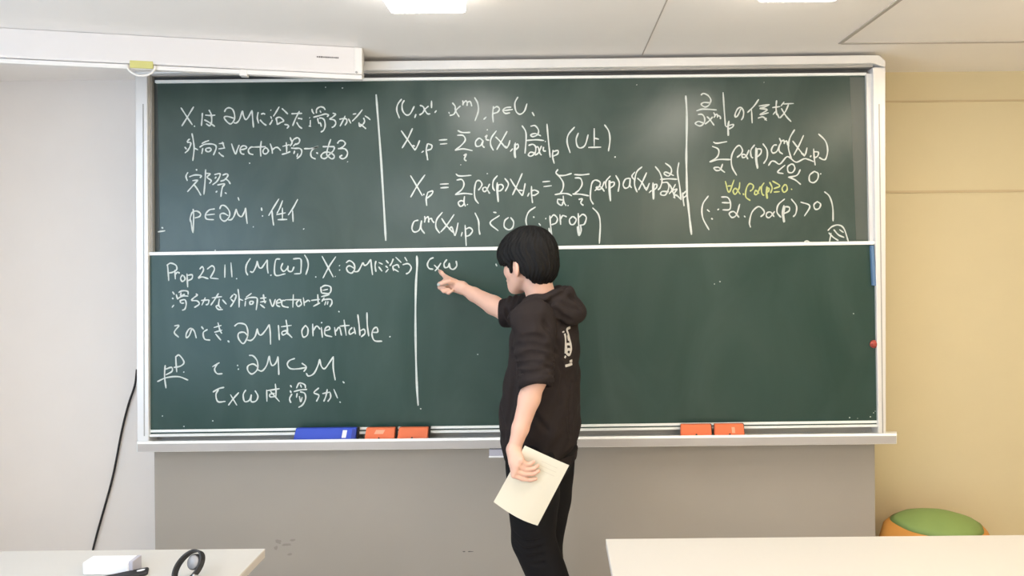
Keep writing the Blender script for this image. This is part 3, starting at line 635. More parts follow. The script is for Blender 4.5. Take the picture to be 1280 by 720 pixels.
# small illegible maker's mark and screw
b = nb(); s0, s1 = s_of(425.5), s_of(399.5)
zt = W(412, 71.7, along((s0 + s1) / 2, 0, 0).y).z
k = s0; rr = random.Random(3)
while k < s1:
    w = rr.uniform(0.004, 0.008); hgt = rr.uniform(0.0022, 0.0036)
    slat(k, k + w, zt - hgt, zt + hgt, 0.0002, 0.0012); k += w + 0.0022
obj('maker_mark', b, M_PRINT, PS)
b = nb(); q = along(0.012, 0.003, zb + 0.006)
lathe(b, [(0.0005, -0.001), (0.005, -0.001), (0.005, 0.0015), (0.0005, 0.0015)], q, 14, R90); obj('screw', b, M_ALUD, PS)

# ------------------------------------------------------------------ tables
TZ = 0.70
def table(x0, x1, y0, y1, label, rad=0.012):
    """top from x0..x1, y0 (near) .. y1 (far)"""
    e = empty('table', ((x0 + x1) / 2, (y0 + y1) / 2, 0), label, 'table', 'white tables in front of the blackboard')
    obj('tabletop', box(nb(), x0, x1, y0, y1, TZ - 0.004, TZ), M_TABLE, e, bevel=0.002)
    obj('edge_band', box(nb(), x0 + .0005, x1 - .0005, y0 + .0005, y1 - .0005, TZ - 0.027, TZ - 0.0042), M_EDGE, e, bevel=0.003)
    b = nb(); box(b, x0 + .17, x1 - .17, y1 - .19, y1 - .17, TZ - .085, TZ - .027); box(b, x0 + .17, x1 - .17, y0 + .08, y0 + .10, TZ - .085, TZ - .027)
    obj('under_frame', b, M_STEEL, e)
    for sx in (x0 + .17, x1 - .17):
        for sy in (y0 + .09, y1 - .18):
            m0 = nb(); tube(m0, [(sx, sy, 0.012), (sx, sy, TZ - .027)], 0.016, 14); lg = obj('leg', m0, M_STEEL, e, smooth=True)
            m0 = nb(); tube(m0, [(sx, sy, 0.0), (sx, sy, 0.014)], 0.019, 14); obj('foot_cap', m0, M_BLACK, lg)
lt = Wz(332, 685.5, TZ); rt = Wz(757, 673.5, TZ)
table(-2.9, lt.x, lt.y - 0.6, lt.y, 'white-topped table at the lower left with a black watch lying on it')
table(rt.x, rt.x + 1.8, rt.y - 0.6, rt.y, 'bare cream-white table at the lower right in front of the wall')

# watch standing on its looped strap
c = Wz(236, 728, TZ) 
ax = (Vector((0, -DIST, EYE)) - c).normalized()
ax = Vector((ax.x - 0.42, ax.y, ax.z + 0.10)).normalized()      # loop axis, roughly towards the viewer
r1 = Vector((0, 0, 1)).cross(ax).normalized(); r2 = ax.cross(r1)
WA = empty('wristwatch', (c.x, c.y, TZ), 'black wristwatch with a looped strap standing on the left table', 'watch')
ang = math.radians(62)
e1 = (r1 * math.cos(ang) + r2 * math.sin(ang)); e2 = ax.cross(e1)
Ra, Rb, bw, th = 0.044, 0.031, 0.0135, 0.005
low = 9
for t in np.linspace(0, 2 * math.pi, 60):
    for sgn in (-1, 1):
        low = min(low, (e1 * Ra * math.cos(t) + e2 * Rb * math.sin(t) + ax * bw * sgn).z)
ctr = Vector((c.x, c.y, TZ - low + 0.0005))
def lp(t, off, w): return ctr + e1 * (Ra + off) * math.cos(t) + e2 * (Rb + off) * math.sin(t) + ax * w
b = nb(); n = 64; rings = []
for k in range(n):
    t = 2 * math.pi * k / n
    rings.append([b.verts.new(lp(t, o, w)) for o, w in ((-th, -bw), (0, -bw), (0, bw), (-th, bw))])
for k in range(n):
    a, d = rings[k], rings[(k + 1) % n]
    for i in range(4): b.faces.new((a[i], a[(i + 1) % 4], d[(i + 1) % 4], d[i]))
obj('strap', b, M_BLACK, WA, bevel=0.0008)
# case at the upper right of the loop, its grey back turned to the loop's inside
t0 = math.radians(-28)
pc = lp(t0, -0.008, 0)
inw = (ctr - pc).normalized(); facing = (inw * 0.35 + ax * 0.95).normalized()
q = Vector((0, 0, 1)).rotation_difference(facing).to_matrix()
obj('case', lathe(nb(), [(0.0005, -0.006), (0.017, -0.006), (0.020, -0.004), (0.020, 0.003), (0.018, 0.005), (0.0005, 0.005)], pc + inw * 0.017, 36, q), M_BLACK, WA, smooth=False, bevel=0.001)
obj('case_back', lathe(nb(), [(0.0005, 0.005), (0.0175, 0.005), (0.0165, 0.0068), (0.0005, 0.0075)], pc + inw * 0.017, 36, q), M_GLASSY, WA, smooth=True)
t1 = math.radians(205)
b = nb(); pb = lp(t1 + 1.0, 0.001, 0)
tube(b, [lp(t1 + 0.95, 0.003, w) for w in (-bw - .002, bw + .002)] , 0.003, 10); obj('buckle', b, M_STEEL, WA, smooth=True)

# white box and dark case at the frame's left edge of the table
c = Wz(165, 716, TZ)
bx = empty('small_box', (c.x - 0.05, c.y + 0.02, TZ), 'small white box with grey end lying at the left side of the left table', 'box')
obj('body', box(nb(), c.x - 0.13, c.x - 0.002, c.y - 0.012, c.y + 0.030, TZ + .0005, TZ + 0.036), M_WHITE, bx, bevel=0.004)
obj('end_panel', box(nb(), c.x - 0.003, c.x + 0.009, c.y - 0.010, c.y + 0.028, TZ + .0005, TZ + 0.037), M_GREYP, bx, bevel=0.002)
c2 = Wz(166, 719, TZ)
bc = empty('black_case', (c2.x, c2.y, TZ), 'flat dark pouch with white oval mark in front of the white box', 'pouch')
Mz = Matrix.Translation((c2.x, c2.y - 0.005, TZ)) @ Matrix.Rotation(math.radians(28), 4, 'Z')
obj('body', box(nb(), -0.085, 0.040, -0.021, 0.015, 0.0005, 0.012, Mz), M_BLACK, bc, bevel=0.006, segs=3)
b = nb(); vs = [b.verts.new(Mz @ Vector((0.022 + 0.010 * math.cos(2 * math.pi * k / 20), -0.003 + 0.006 * math.sin(2 * math.pi * k / 20), 0.0124))) for k in range(20)]
b.faces.new(vs); obj('oval_mark', b, M_WHITE, bc)

# ------------------------------------------------------------------ bag behind the right table, cable at the left
c = W(1172, 672, 0.02); r = c.x - W(1112, 673, 0.02).x
bg = empty('bag', (c.x, 0.02, 0), 'rounded orange bag with green top on the floor behind the right table', 'bag')
zt = W(1140, 645, 0.02).z; zs = W(1110, 662, 0.02).z
def lumpy(prof, seed):
    bm = nb(); lathe(bm, prof, (c.x, 0.02, 0), 40)
    for v in bm.verts:
        a = math.atan2(v.co.y - 0.02, v.co.x - c.x); k = 1 + 0.03 * math.sin(3 * a + v.co.z * 20) + 0.015 * math.sin(7 * a + 1)
        v.co.x = c.x + (v.co.x - c.x) * k; v.co.y = 0.02 + (v.co.y - 0.02) * k * 0.8
    return bm
obj('body', lumpy([(0.02, 0.0), (r * .95, 0.004), (r * 1.12, 0.06), (r * 1.18, zs * .5), (r * 1.1, zs * .8), (r, zs), (r * .88, zs + (zt - zs) * .4)], 1), M_BAGO, bg, smooth=True)
obj('top', lumpy([(r * .88, zs + (zt - zs) * .4), (r * .74, zs + (zt - zs) * .7), (r * .5, zt), (r * .2, zt + .02), (.01, zt + .022)], 1), M_BAGG, bg, smooth=True)
b = nb(); tube(b, spline([W(171, 462, .27), W(168.5, 482, .285), W(160.5, 506, .29), W(152, 540, .29), W(140, 600, .29), W(118, 680, .29), W(100, 760, .29)]), 0.005, 8)
tag(obj('cable', b, M_BLACK, None, smooth=True), 'thin black cable hanging on the wall left of the blackboard frame', 'cable')

# ================================================================== the person
class Field:
    def __init__(s, lo, hi, h):
        s.lo = np.array(lo, np.float32); s.h = h
        s.n = tuple(int(math.ceil((hi[i] - lo[i]) / h)) + 1 for i in range(3))
        s.d = np.full(s.n, 0.3, np.float32)
    def view(s, lo, hi):
        sl = []
        for i in range(3):
            a = max(0, int((lo[i] - s.lo[i]) / s.h)); b = min(s.n[i], int((hi[i] - s.lo[i]) / s.h) + 2)
            sl.append(slice(a, max(a, b)))
        ax = [s.lo[i] + s.h * np.arange(sl[i].start, sl[i].stop, dtype=np.float32) for i in range(3)]
        return tuple(sl), ax[0][:, None, None], ax[1][None, :, None], ax[2][None, None, :]
    def add(s, f, lo, hi, k=0.02, pad=None):
        pad = k + 0.02 if pad is None else pad
        sl, X, Y, Z = s.view([a - pad for a in lo], [a + pad for a in hi])
        if s.d[sl].size == 0: return
        v = f(X, Y, Z); cur = s.d[sl]
        if k > 0:
            hh = np.maximum(k - np.abs(cur - v), 0) / k
            s.d[sl] = np.minimum(cur, v) - hh * hh * k * 0.25
        else: s.d[sl] = np.minimum(cur, v)
    def sub(s, f, lo, hi, k=0.004):
        pad = k + 0.01
        sl, X, Y, Z = s.view([a - pad for a in lo], [a + pad for a in hi])
        if s.d[sl].size == 0: return
        v = -f(X, Y, Z); cur = s.d[sl]
        hh = np.maximum(k - np.abs(cur - v), 0) / k
        s.d[sl] = np.maximum(cur, v) + hh * hh * k * 0.25
    def cap(s, a, b, ra, rb, k=0.02):
        a = np.array(a, float); b = np.array(b, float); ab = b - a; L2 = float(ab @ ab) + 1e-9
        def f(X, Y, Z):
            t = np.clip(((X - a[0]) * ab[0] + (Y - a[1]) * ab[1] + (Z - a[2]) * ab[2]) / L2, 0, 1)
            return np.sqrt((X - a[0] - t * ab[0]) ** 2 + (Y - a[1] - t * ab[1]) ** 2 + (Z - a[2] - t * ab[2]) ** 2) - (ra + (rb - ra) * t)
        R = max(ra, rb)
        s.add(f, np.minimum(a, b) - R, np.maximum(a, b) + R, k)
    def chain(s, pts, rs, k=0.02):
        for i in range(len(pts) - 1): s.cap(pts[i], pts[i + 1], rs[i], rs[i + 1], k)
    def groove(s, pts, r, k=0.006):
        for a, b in zip(pts, pts[1:]):
            a = np.array(a, float); b = np.array(b, float); ab = b - a; L2 = float(ab @ ab) + 1e-9
            def f(X, Y, Z, a=a, ab=ab, L2=L2):
                t = np.clip(((X - a[0]) * ab[0] + (Y - a[1]) * ab[1] + (Z - a[2]) * ab[2]) / L2, 0, 1)
                return np.sqrt((X - a[0] - t * ab[0]) ** 2 + (Y - a[1] - t * ab[1]) ** 2 + (Z - a[2] - t * ab[2]) ** 2) - r
            s.sub(f, np.minimum(a, b) - r, np.maximum(a, b) + r, k)
    def mesh(s, name, smooth=2):
        d = s.d; ins = d < 0
        n = s.n
        c = np.zeros((n[0] - 1, n[1] - 1, n[2] - 1), np.uint8)
        for i in (0, 1):
            for j in (0, 1):
                for k in (0, 1):
                    c += ins[i:n[0] - 1 + i, j:n[1] - 1 + j, k:n[2] - 1 + k]
        act = (c > 0) & (c < 8)
        I, J, K = np.nonzero(act)
        idx = np.full(act.shape, -1, np.int32); idx[I, J, K] = np.arange(len(I))
        corner = {}
        for i in (0, 1):
            for j in (0, 1):
                for k in (0, 1): corner[(i, j, k)] = d[I + i, J + j, K + k]
        P = np.zeros((len(I), 3)); C = np.zeros(len(I))
        for a in corner:
            for axis in range(3):
                if a[axis] == 0:
                    b2 = list(a); b2[axis] = 1; b2 = tuple(b2)
                    va, vb = corner[a], corner[b2]
                    m = (va < 0) != (vb < 0)
                    t = np.where(m, va / np.where(m, va - vb, 1), 0)
                    for q in range(3):
                        P[:, q] += np.where(m, a[q] + (t if q == axis else 0), 0)
                    C += m
        P = P / C[:, None]
        V = np.stack([I, J, K], 1) + P
        V = V * s.h + s.lo
        quads = []
        for axis in range(3):
            o1, o2 = [(1, 2), (2, 0), (0, 1)][axis]
            A = [slice(None)] * 3; B = [slice(None)] * 3
            A[axis] = slice(0, -1); B[axis] = slice(1, None)
            x0, x1 = ins[tuple(A)], ins[tuple(B)]
            E = np.argwhere(x0 != x1)
            ok = (E[:, o1] > 0) & (E[:, o2] > 0) & (E[:, o1] < n[o1] - 1) & (E[:, o2] < n[o2] - 1)
            E = E[ok]
            flag = x0[E[:, 0], E[:, 1], E[:, 2]]
            def cell(da, db):
                Q = E.copy(); Q[:, o1] += da; Q[:, o2] += db
                return idx[Q[:, 0], Q[:, 1], Q[:, 2]]
            q = np.stack([cell(-1, -1), cell(0, -1), cell(0, 0), cell(-1, 0)], 1)
            q[~flag] = q[~flag][:, ::-1]
            quads.append(q)
        Qs = np.concatenate(quads)
        Qs = Qs[(Qs >= 0).all(1)]
        for _ in range(smooth):
            S = np.zeros_like(V); N = np.zeros(len(V))
            for a, b2 in ((0, 1), (1, 2), (2, 3), (3, 0)):
                np.add.at(S, Qs[:, a], V[Qs[:, b2]]); np.add.at(N, Qs[:, a], 1)
                np.add.at(S, Qs[:, b2], V[Qs[:, a]]); np.add.at(N, Qs[:, b2], 1)
            V = V * 0.5 + 0.5 * S / np.maximum(N, 1)[:, None]
        me = bpy.data.meshes.new(name)
        me.vertices.add(len(V)); me.vertices.foreach_set('co', V.astype(np.float32).ravel())
        me.loops.add(Qs.size); me.loops.foreach_set('vertex_index', Qs.astype(np.int32).ravel())
        me.polygons.add(len(Qs)); me.polygons.foreach_set('loop_start', np.arange(0, Qs.size, 4, dtype=np.int32))
        me.update(); me.validate()
        return me

def frame(yaw, pitch=0.0):
    """facing -X turned by yaw towards the board (+Y); returns forward, left, up."""
    f = np.array([-math.cos(yaw), math.sin(yaw), 0.0]); l = np.array([-math.sin(yaw), -math.cos(yaw), 0.0]); u = np.array([0, 0, 1.0])
    f2 = f * math.cos(pitch) + u * math.sin(pitch); u2 = u * math.cos(pitch) - f * math.sin(pitch)
    return f2, l, u2

def ellf(c, ax, r):
    c = np.array(c, float); ax = [np.array(a) for a in ax]
    def f(X, Y, Z):
        q = [((X - c[0]) * a[0] + (Y - c[1]) * a[1] + (Z - c[2]) * a[2]) for a in ax]
        k0 = np.sqrt(sum((q[i] / r[i]) ** 2 for i in range(3))); k1 = np.sqrt(sum((q[i] / r[i] ** 2) ** 2 for i in range(3))) + 1e-6
        return k0 * (k0 - 1) / k1
    R = max(r)
    return f, c - R, c + R

# ---- skeleton
HF, HL, HU = frame(math.radians(36), math.radians(-6))
HC = np.array([-0.094, -0.46, 1.562])
def hp(f, l, u): return HC + HF * f + HL * l + HU * u
TF, TL, TU = frame(math.radians(22))
def tp(base, f, l, z): return np.array([base[0] + TF[0] * f + TL[0] * l, base[1] + TF[1] * f + TL[1] * l, z])
A3 = lambda v: np.array([v[0], v[1], v[2]], float)
NECK_B = np.array([-0.030, -0.475, 1.365])
SHL = A3(W(664, 402, -0.635)); SHR = np.array([0.030, -0.31, 1.372])
ELL = A3(W(669, 474, -0.700)); WRL = A3(W(642.5, 562, -0.735))
ELR = A3(W(634, 391, -0.245)); WRR = A3(W(577, 359.5, -0.135))
PEL = np.array([-0.045, -0.48, 0.86])
HIPL, HIPR = tp(PEL, 0, 0.088, 0.84), tp(PEL, 0, -0.088, 0.84)
KNL, KNR = A3(W(666, 672, -0.565)), A3(W(677, 690, -0.41))
ANL = np.array([KNL[0] + 0.160, KNL[1] - 0.005, 0.085]); ANR = np.array([KNR[0] + 0.055, KNR[1] + 0.0, 0.085])

# ---- body (skin): one continuous surface
B = Field((-0.56, -0.82, -0.005), (0.16, 0.012, 1.70), 0.0032)
# torso and legs under the clothes
B.cap(NECK_B - np.array([0, 0, .02]), PEL + np.array([0.006, 0, .28]), 0.070, 0.076, 0.05)
B.cap(PEL + np.array([0.006, 0, .28]), PEL, 0.076, 0.090, 0.05)
B.cap(SHL, SHR, 0.05, 0.05, 0.05)
for hj, kj, aj in ((HIPL, KNL, ANL), (HIPR, KNR, ANR)):
    B.cap(hj, kj, 0.070, 0.048, 0.04); B.cap(kj, aj, 0.047, 0.032, 0.02)
    B.cap(aj, aj + TF * 0.13 - np.array([0, 0, 0.045]), 0.034, 0.026, 0.02); B.cap(aj, aj - TF * 0.03 - np.array([0, 0, 0.045]), 0.034, 0.03, 0.02)
# neck and head
B.cap(hp(-0.030, 0, -0.06), NECK_B, 0.054, 0.058, 0.02)
def E(c, r, k=0.02, ax=None): 
    f, lo, hi = ellf(c, ax or (HF, HL, HU), r); B.add(f, lo, hi, k)
E(hp(-0.012, 0, 0.025), (0.096, 0.076, 0.098), 0.0)
E(hp(0.034, 0, -0.042), (0.060, 0.060, 0.074), 0.025)
E(hp(0.074, 0, -0.104), (0.026, 0.026, 0.024), 0.03)
for sgn in (1, -1):
    E(hp(0.054, sgn * 0.041, -0.040), (0.028, 0.026, 0.028), 0.02)           # cheek
    B.cap(hp(0.000, sgn * 0.056, -0.066), hp(0.062, sgn * 0.024, -0.108), 0.015, 0.016, 0.022)            # jaw
    E(hp(-0.006, sgn * 0.083, -0.034), (0.022, 0.009, 0.034), 0.005, (HF * 0.88 + HL * sgn * -0.47, HL * sgn * 0.88 + HF * 0.47, HU))   # ear
    fe, lo, hi = ellf(hp(0.001, sgn * 0.096, -0.030), (HF, HL, HU), (0.0115, 0.0155, 0.020)); B.sub(fe, lo, hi, 0.004)
    fe, lo, hi = ellf(hp(0.092, sgn * 0.032, -0.024), (HF, HL, HU), (0.014, 0.017, 0.011)); B.sub(fe, lo, hi, 0.012)     # eye socket
    
E(hp(0.064, 0, -0.076), (0.030, 0.036, 0.036), 0.02)
B.cap(hp(0.084, 0, -0.008), hp(0.104, 0, -0.044), 0.008, 0.0125, 0.014)        # nose
for sgn in (1, -1): B.cap(hp(0.094, sgn * 0.010, -0.047), hp(0.096, sgn * 0.012, -0.047), 0.008, 0.007, 0.008)
B.cap(hp(0.0965, -0.015, -0.074), hp(0.0965, 0.015, -0.074), 0.0065, 0.0065, 0.005); B.cap(hp(0.0945, -0.013, -0.087), hp(0.0945, 0.013, -0.087), 0.0068, 0.0068, 0.005)
B.groove([hp(0.100, -0.022, -0.0805), hp(0.104, 0, -0.0805), hp(0.100, 0.022, -0.0805)], 0.003, 0.002)
B.cap(hp(0.080, -0.036, 0.004), hp(0.080, 0.036, 0.004), 0.008, 0.008, 0.014)   # brow
# arms
B.chain([SHL, ELL], [0.050, 0.041], 0.03)
fa = ELL + (WRL - ELL) * 0.28
B.chain([ELL, fa, ELL + (WRL - ELL) * 0.7, WRL], [0.038, 0.037, 0.0285, 0.0225], 0.012)
B.chain([SHR, ELR], [0.050, 0.042], 0.03)
fb = ELR + (WRR - ELR) * 0.3
B.chain([ELR, fb, ELR + (WRR - ELR) * 0.72, WRR], [0.040, 0.040, 0.030, 0.0235], 0.012)
# ---- right hand: index finger stretched to the board, the others curled round a chalk
K = [A3(W(557.5, 347.0, -0.072)), A3(W(556.5, 351.5, -0.098)), A3(W(559.0, 356.5, -0.112)), A3(W(563.0, 361.0, -0.115))]
wr2 = A3(W(572, 357, -0.128))
for i, kp in enumerate(K):
    B.cap(WRR, kp, 0.0225, [0.0125, 0.013, 0.0125, 0.0115][i], 0.014)
B.cap(A3(W(566, 354, -0.112)), A3(W(560, 352, -0.10)), 0.018, 0.015, 0.012)
tip = A3(W(549.3, 338.6, -0.0245))
mid = K[0] * 0.5 + tip * 0.5 + np.array([-0.004, -0.008, 0.006])
B.chain([K[0], mid, K[0] * 0.2 + tip * 0.8 + np.array([-.001, -.003, .002]), tip], [0.0105, 0.0092, 0.0082, 0.0066], 0.005)
CH0, CH1 = A3(W(560, 354.6, -0.147)), A3(W(546.6, 356.0, -0.150))           # chalk axis
for i, (p1, p2, p3) in enumerate((
        ((549.5, 355.0, -0.112), (549.5, 359.3, -0.137), (556.0, 358.6, -0.147)),
        ((552.0, 360.8, -0.128), (554.8, 364.0, -0.147), (560.5, 361.8, -0.150)),
        ((557.5, 364.2, -0.132), (560.5, 366.0, -0.147), (565.0, 363.3, -0.150)))):
    q = [K[i + 1], A3(W(*p1)), A3(W(*p2)), A3(W(*p3))]
    B.chain(q, [0.0105, 0.0092, 0.0085, 0.0074], 0.004)
B.chain([A3(W(569, 354, -0.140)), A3(W(562, 351.2, -0.160)), A3(W(556, 352.8, -0.164)), A3(W(551.5, 355.2, -0.1605))], [0.0145, 0.0108, 0.0092, 0.0078], 0.006)
# ---- left hand closed over the papers: fingers on the near side, thumb behind
PY = -0.752                                                                  # plane of the papers
KL = [A3(W(651.5, 575.0, PY - 0.020)), A3(W(647.0, 581.5, PY - 0.021)), A3(W(644.0, 588.0, PY - 0.020)), A3(W(642.5, 594.0, PY - 0.018))]
for i, kp in enumerate(KL):
    B.cap(WRL, kp, 0.0195, [0.0115, 0.012, 0.0115, 0.0105][i], 0.012)
B.cap(WRL, A3(W(643, 577, PY - 0.006)), 0.021, 0.018, 0.012)
TIPS = [((657.5, 580.3), (663.0, 580.0), (667.0, 577.2)), ((657.5, 586.6), (667.0, 585.8), (672.5, 582.0)), ((656.0, 592.6), (667.0, 592.4), (673.5, 588.6)), ((652.5, 598.2), (663.0, 600.0), (670.0, 598.4))]
for i, tps in enumerate(TIPS):
    ys = (PY - 0.0175, PY - 0.0145, PY - 0.0115)
    q = [KL[i]] + [A3(W(a, c_, y)) for (a, c_), y in zip(tps, ys)]
    B.chain(q, [0.0098, 0.0082, 0.0072, 0.0060], 0.0025)
B.chain([A3(W(644, 569, PY + 0.012)), A3(W(649, 577, PY + 0.022)), A3(W(656, 582, PY + 0.018)), A3(W(663, 585, PY + 0.0135))], [0.0150, 0.0118, 0.0100, 0.0085], 0.008)
person = obj('person', B.mesh('person', 1), M_SKIN, None, smooth=True)
tag(person, 'young person with black hair in dark hoodie pointing at the blackboard', 'person')

# ---- hair
Hh = Field(HC - 0.17, HC + 0.17, 0.0026)
def he(c, r, k=0.03):
    f, lo, hi = ellf(c, (HF, HL, HU), r); Hh.add(f, lo, hi, k)
he(hp(-0.012, 0, 0.022), (0.117, 0.098, 0.108), 0.0)
he(hp(-0.048, 0, -0.040), (0.074, 0.080, 0.072), 0.03)
he(hp(0.043, 0, 0.028), (0.076, 0.088, 0.072), 0.03)
def hcoords(X, Y, Z):
    x, y, z = X - HC[0], Y - HC[1], Z - HC[2]
    return (x * HF[0] + y * HF[1] + z * HF[2], x * HL[0] + y * HL[1] + z * HL[2], x * HU[0] + y * HU[1] + z * HU[2])
BX = (HC - 0.17, HC + 0.17)
def cut_face(X, Y, Z):
    f, l, u = hcoords(X, Y, Z)
    edge = -0.010 + 0.005 * np.sin(l * 210) + 0.003 * np.sin(l * 470 + 1) + 0.003 * np.sin(f * 300)
    return np.maximum(0.022 - f, u - edge)
def cut_nape(X, Y, Z):
    f, l, u = hcoords(X, Y, Z)
    return np.maximum((u + 0.050 - 1.25 * (np.minimum(f, -0.004) + 0.020) - 0.004 * np.sin(f * 380)) * 0.62, f - 0.024)
def cut_low(X, Y, Z):
    f, l, u = hcoords(X, Y, Z)
    return u + 0.108 + 0.003 * np.sin(l * 230 + f * 120)
for fn in (cut_face, cut_nape, cut_low): Hh.sub(fn, BX[0], BX[1], 0.006)
for sgn in (1, -1):
    f_, lo, hi = ellf(hp(-0.004, sgn * 0.085, -0.036), (HF, HL, HU), (0.020, 0.022, 0.034)); Hh.sub(f_, lo, hi, 0.006)
    Hh.cap(hp(0.022, sgn * 0.076, 0.008), hp(0.025, sgn * 0.0765, -0.046), 0.012, 0.0035, 0.006)
    Hh.cap(hp(0.036, sgn * 0.073, 0.005), hp(0.040, sgn * 0.071, -0.027), 0.011, 0.0035, 0.006)
    Hh.cap(hp(0.056, sgn * 0.064, 0.005), hp(0.062, sgn * 0.060, -0.023), 0.012, 0.004, 0.006)
# locks radiating from the crown
sl, X, Y, Z = Hh.view(*BX)
f, l, u = hcoords(X, Y, Z)
az = np.arctan2(l, f + 0.035); el = np.sqrt(l ** 2 + (f + 0.035) ** 2)
fade = np.clip(el / 0.06, 0, 1)
Hh.d[sl] += fade * (0.0011 * np.sin(az * 34 + 5 * np.sin(u * 40)) + 0.0009 * np.sin(az * 71 + u * 60) + 0.0016 * np.sin(az * 13 + u * 25))
obj('hair', Hh.mesh('hair', 1), M_HAIR, person, smooth=True)
for sgn in (1, -1):
    bm = nb(); bmesh.ops.create_uvsphere(bm, u_segments=16, v_segments=10, radius=0.0105, matrix=Matrix.Translation(hp(0.0770, sgn * 0.031, -0.026)))
    ey = obj('eye', bm, M_EYE, person, smooth=True)
    bm = nb(); bmesh.ops.create_uvsphere(bm, u_segments=12, v_segments=8, radius=0.0052, matrix=Matrix.Translation(hp(0.0835, sgn * 0.031, -0.026)))
    obj('iris', bm, M_IRIS, ey, smooth=True)

# ---- trousers
T = Field((-0.30, -0.76, 0.05), (0.20, -0.22, 0.98), 0.0042)
T.chain([PEL + np.array([0, 0, .08]), PEL - np.array([0, 0, .02])], [0.125, 0.128], 0.03)
for hj, kj, aj in ((HIPL, KNL, ANL), (HIPR, KNR, ANR)):
    T.chain([hj, (hj + kj) / 2 + np.array([0.002, 0, 0]), kj], [0.104, 0.094, 0.080], 0.02)
    T.chain([kj, kj * 0.55 + aj * 0.45 + np.array([.006, 0, 0]), aj], [0.080, 0.071, 0.060], 0.012)
    # knee folds
    for k in range(4):
        z = kj[2] + 0.03 - k * 0.028
        T.groove([np.array([kj[0] - 0.075, kj[1] - 0.045, z + 0.008]), np.array([kj[0] - 0.03, kj[1] - 0.078, z - 0.010]), np.array([kj[0] + 0.04, kj[1] - 0.075, z - 0.004])], 0.006, 0.008)
sl, X, Y, Z = T.view((-0.3, -0.76, 0.05), (0.2, -0.22, 0.98))
T.d[sl] += 0.0025 * np.sin(X * 34 + Z * 22 + Y * 9) * np.sin(Z * 17 - X * 26 + 1)
T.sub(lambda X, Y, Z: Z - 0.055 + 0 * X + 0 * Y, (-0.3, -0.76, 0.03), (0.2, -0.22, 0.08), 0.002)
obj('trousers', T.mesh('trousers', 2), M_PANT, person, smooth=True)

def S(px, py, Y): return A3(W(px, py, Y))
def crease(FD, lines, r, k, it=1):
    """press a fold line into a surface, following it as it is seen from the classroom"""
    me_ = FD.mesh('tmp', it)
    bv = BVHTree.FromPolygons([v.co[:] for v in me_.vertices], [p.vertices[:] for p in me_.polygons])
    bpy.data.meshes.remove(me_)
    cv = Vector((0, -DIST, EYE))
    for ln in lines:
        pts = []
        for p in spline([tuple(float(v) for v in q.split(',')) for q in ln.split()], 4):
            h = bv.ray_cast(cv, (W(p[0], p[1], 0) - cv).normalized())
            if h[0] is not None: pts.append(np.array(h[0] + h[1] * r * 0.35))
        for a_, b_ in zip(pts, pts[1:]):
            if np.linalg.norm(a_ - b_) < 0.04: FD.groove([a_, b_], r, k)
# ---- hoodie: torso, sleeves, ribbed bands, hood
G = Field((-0.36, -0.80, 0.76), (0.20, -0.10, 1.50), 0.0036)
ZZ = np.array([0.78, 0.83, 0.87, 0.93, 1.02, 1.12, 1.20, 1.28, 1.34, 1.39, 1.43])
AA = np.array([0.122, 0.126, 0.138, 0.147, 0.142, 0.128, 0.120, 0.115, 0.104, 0.085, 0.060])
BB_ = np.array([0.158, 0.161, 0.170, 0.175, 0.170, 0.168, 0.170, 0.172, 0.165, 0.13, 0.085])
CX = np.array([-0.052, -0.052, -0.052, -0.051, -0.048, -0.038, -0.031, -0.026, -0.024, -0.026, -0.03])
def torso(X, Y, Z):
    zc = Z + 0 * X + 0 * Y
    a = np.interp(zc, ZZ, AA); bb = np.interp(zc, ZZ, BB_); cx = np.interp(zc, ZZ, CX)
    fx, fy = X - cx, Y + 0.478
    f = fx * TF[0] + fy * TF[1]; l = fx * TL[0] + fy * TL[1]
    q = ((np.abs(f) / a) ** 2.3 + (np.abs(l) / bb) ** 2.3) ** (1 / 2.3)
    d = (q - 1) * np.minimum(a, bb)
    hem = 0.812 + 0.14 * f                       # front of the hem sits higher
    return np.maximum(np.maximum(d, hem - zc), zc - 1.43).astype(np.float32)
G.add(torso, (-0.34, -0.76, 0.78), (0.18, -0.20, 1.45), 0.0)
G.chain([SHL + np.array([0.01, 0.03, 0.0]), NECK_B + np.array([0, 0, 0.0])], [0.068, 0.062], 0.04)
G.chain([SHR, NECK_B], [0.068, 0.062], 0.04)
def sleeve(a, b2, ra, rb, t_cut, seed, amp=0.0030, freq=9.0, tbun=0.45):
    a = np.array(a); b2 = np.array(b2); ab = b2 - a; L2 = float(ab @ ab); L = math.sqrt(L2)
    w = ab / L; e1 = np.cross(w, [0, 1, 0]); e1 /= np.linalg.norm(e1); e2 = np.cross(w, e1)
    def f(X, Y, Z):
        x, y, z = X - a[0], Y - a[1], Z - a[2]
        t = (x * ab[0] + y * ab[1] + z * ab[2]) / L2; tc = np.clip(t, 0, t_cut)
        px, py, pz = x - tc * ab[0], y - tc * ab[1], z - tc * ab[2]
        th = np.arctan2(px * e2[0] + py * e2[1] + pz * e2[2], px * e1[0] + py * e1[1] + pz * e1[2])
        bun = np.clip((t - tbun) / 0.25, 0, 1) * np.clip((t_cut - 0.02 - t) / 0.05, 0, 1)
        r = ra + (rb - ra) * np.clip(t / t_cut, 0, 1) + bun * amp * (1 + np.sin(2 * math.pi * freq * t + 1.1 * np.sin(th * 2 + seed) + 0.6 * np.sin(3 * th)))
        rad = np.sqrt(px ** 2 + py ** 2 + pz ** 2)
        d = rad - r
        return np.maximum(d, (t - t_cut) * L).astype(np.float32)
    R = max(ra, rb) + 0.02
    return f, np.minimum(a, a + ab * t_cut) - R, np.maximum(a, a + ab * t_cut) + R
axL = np.concatenate([SHL]); 
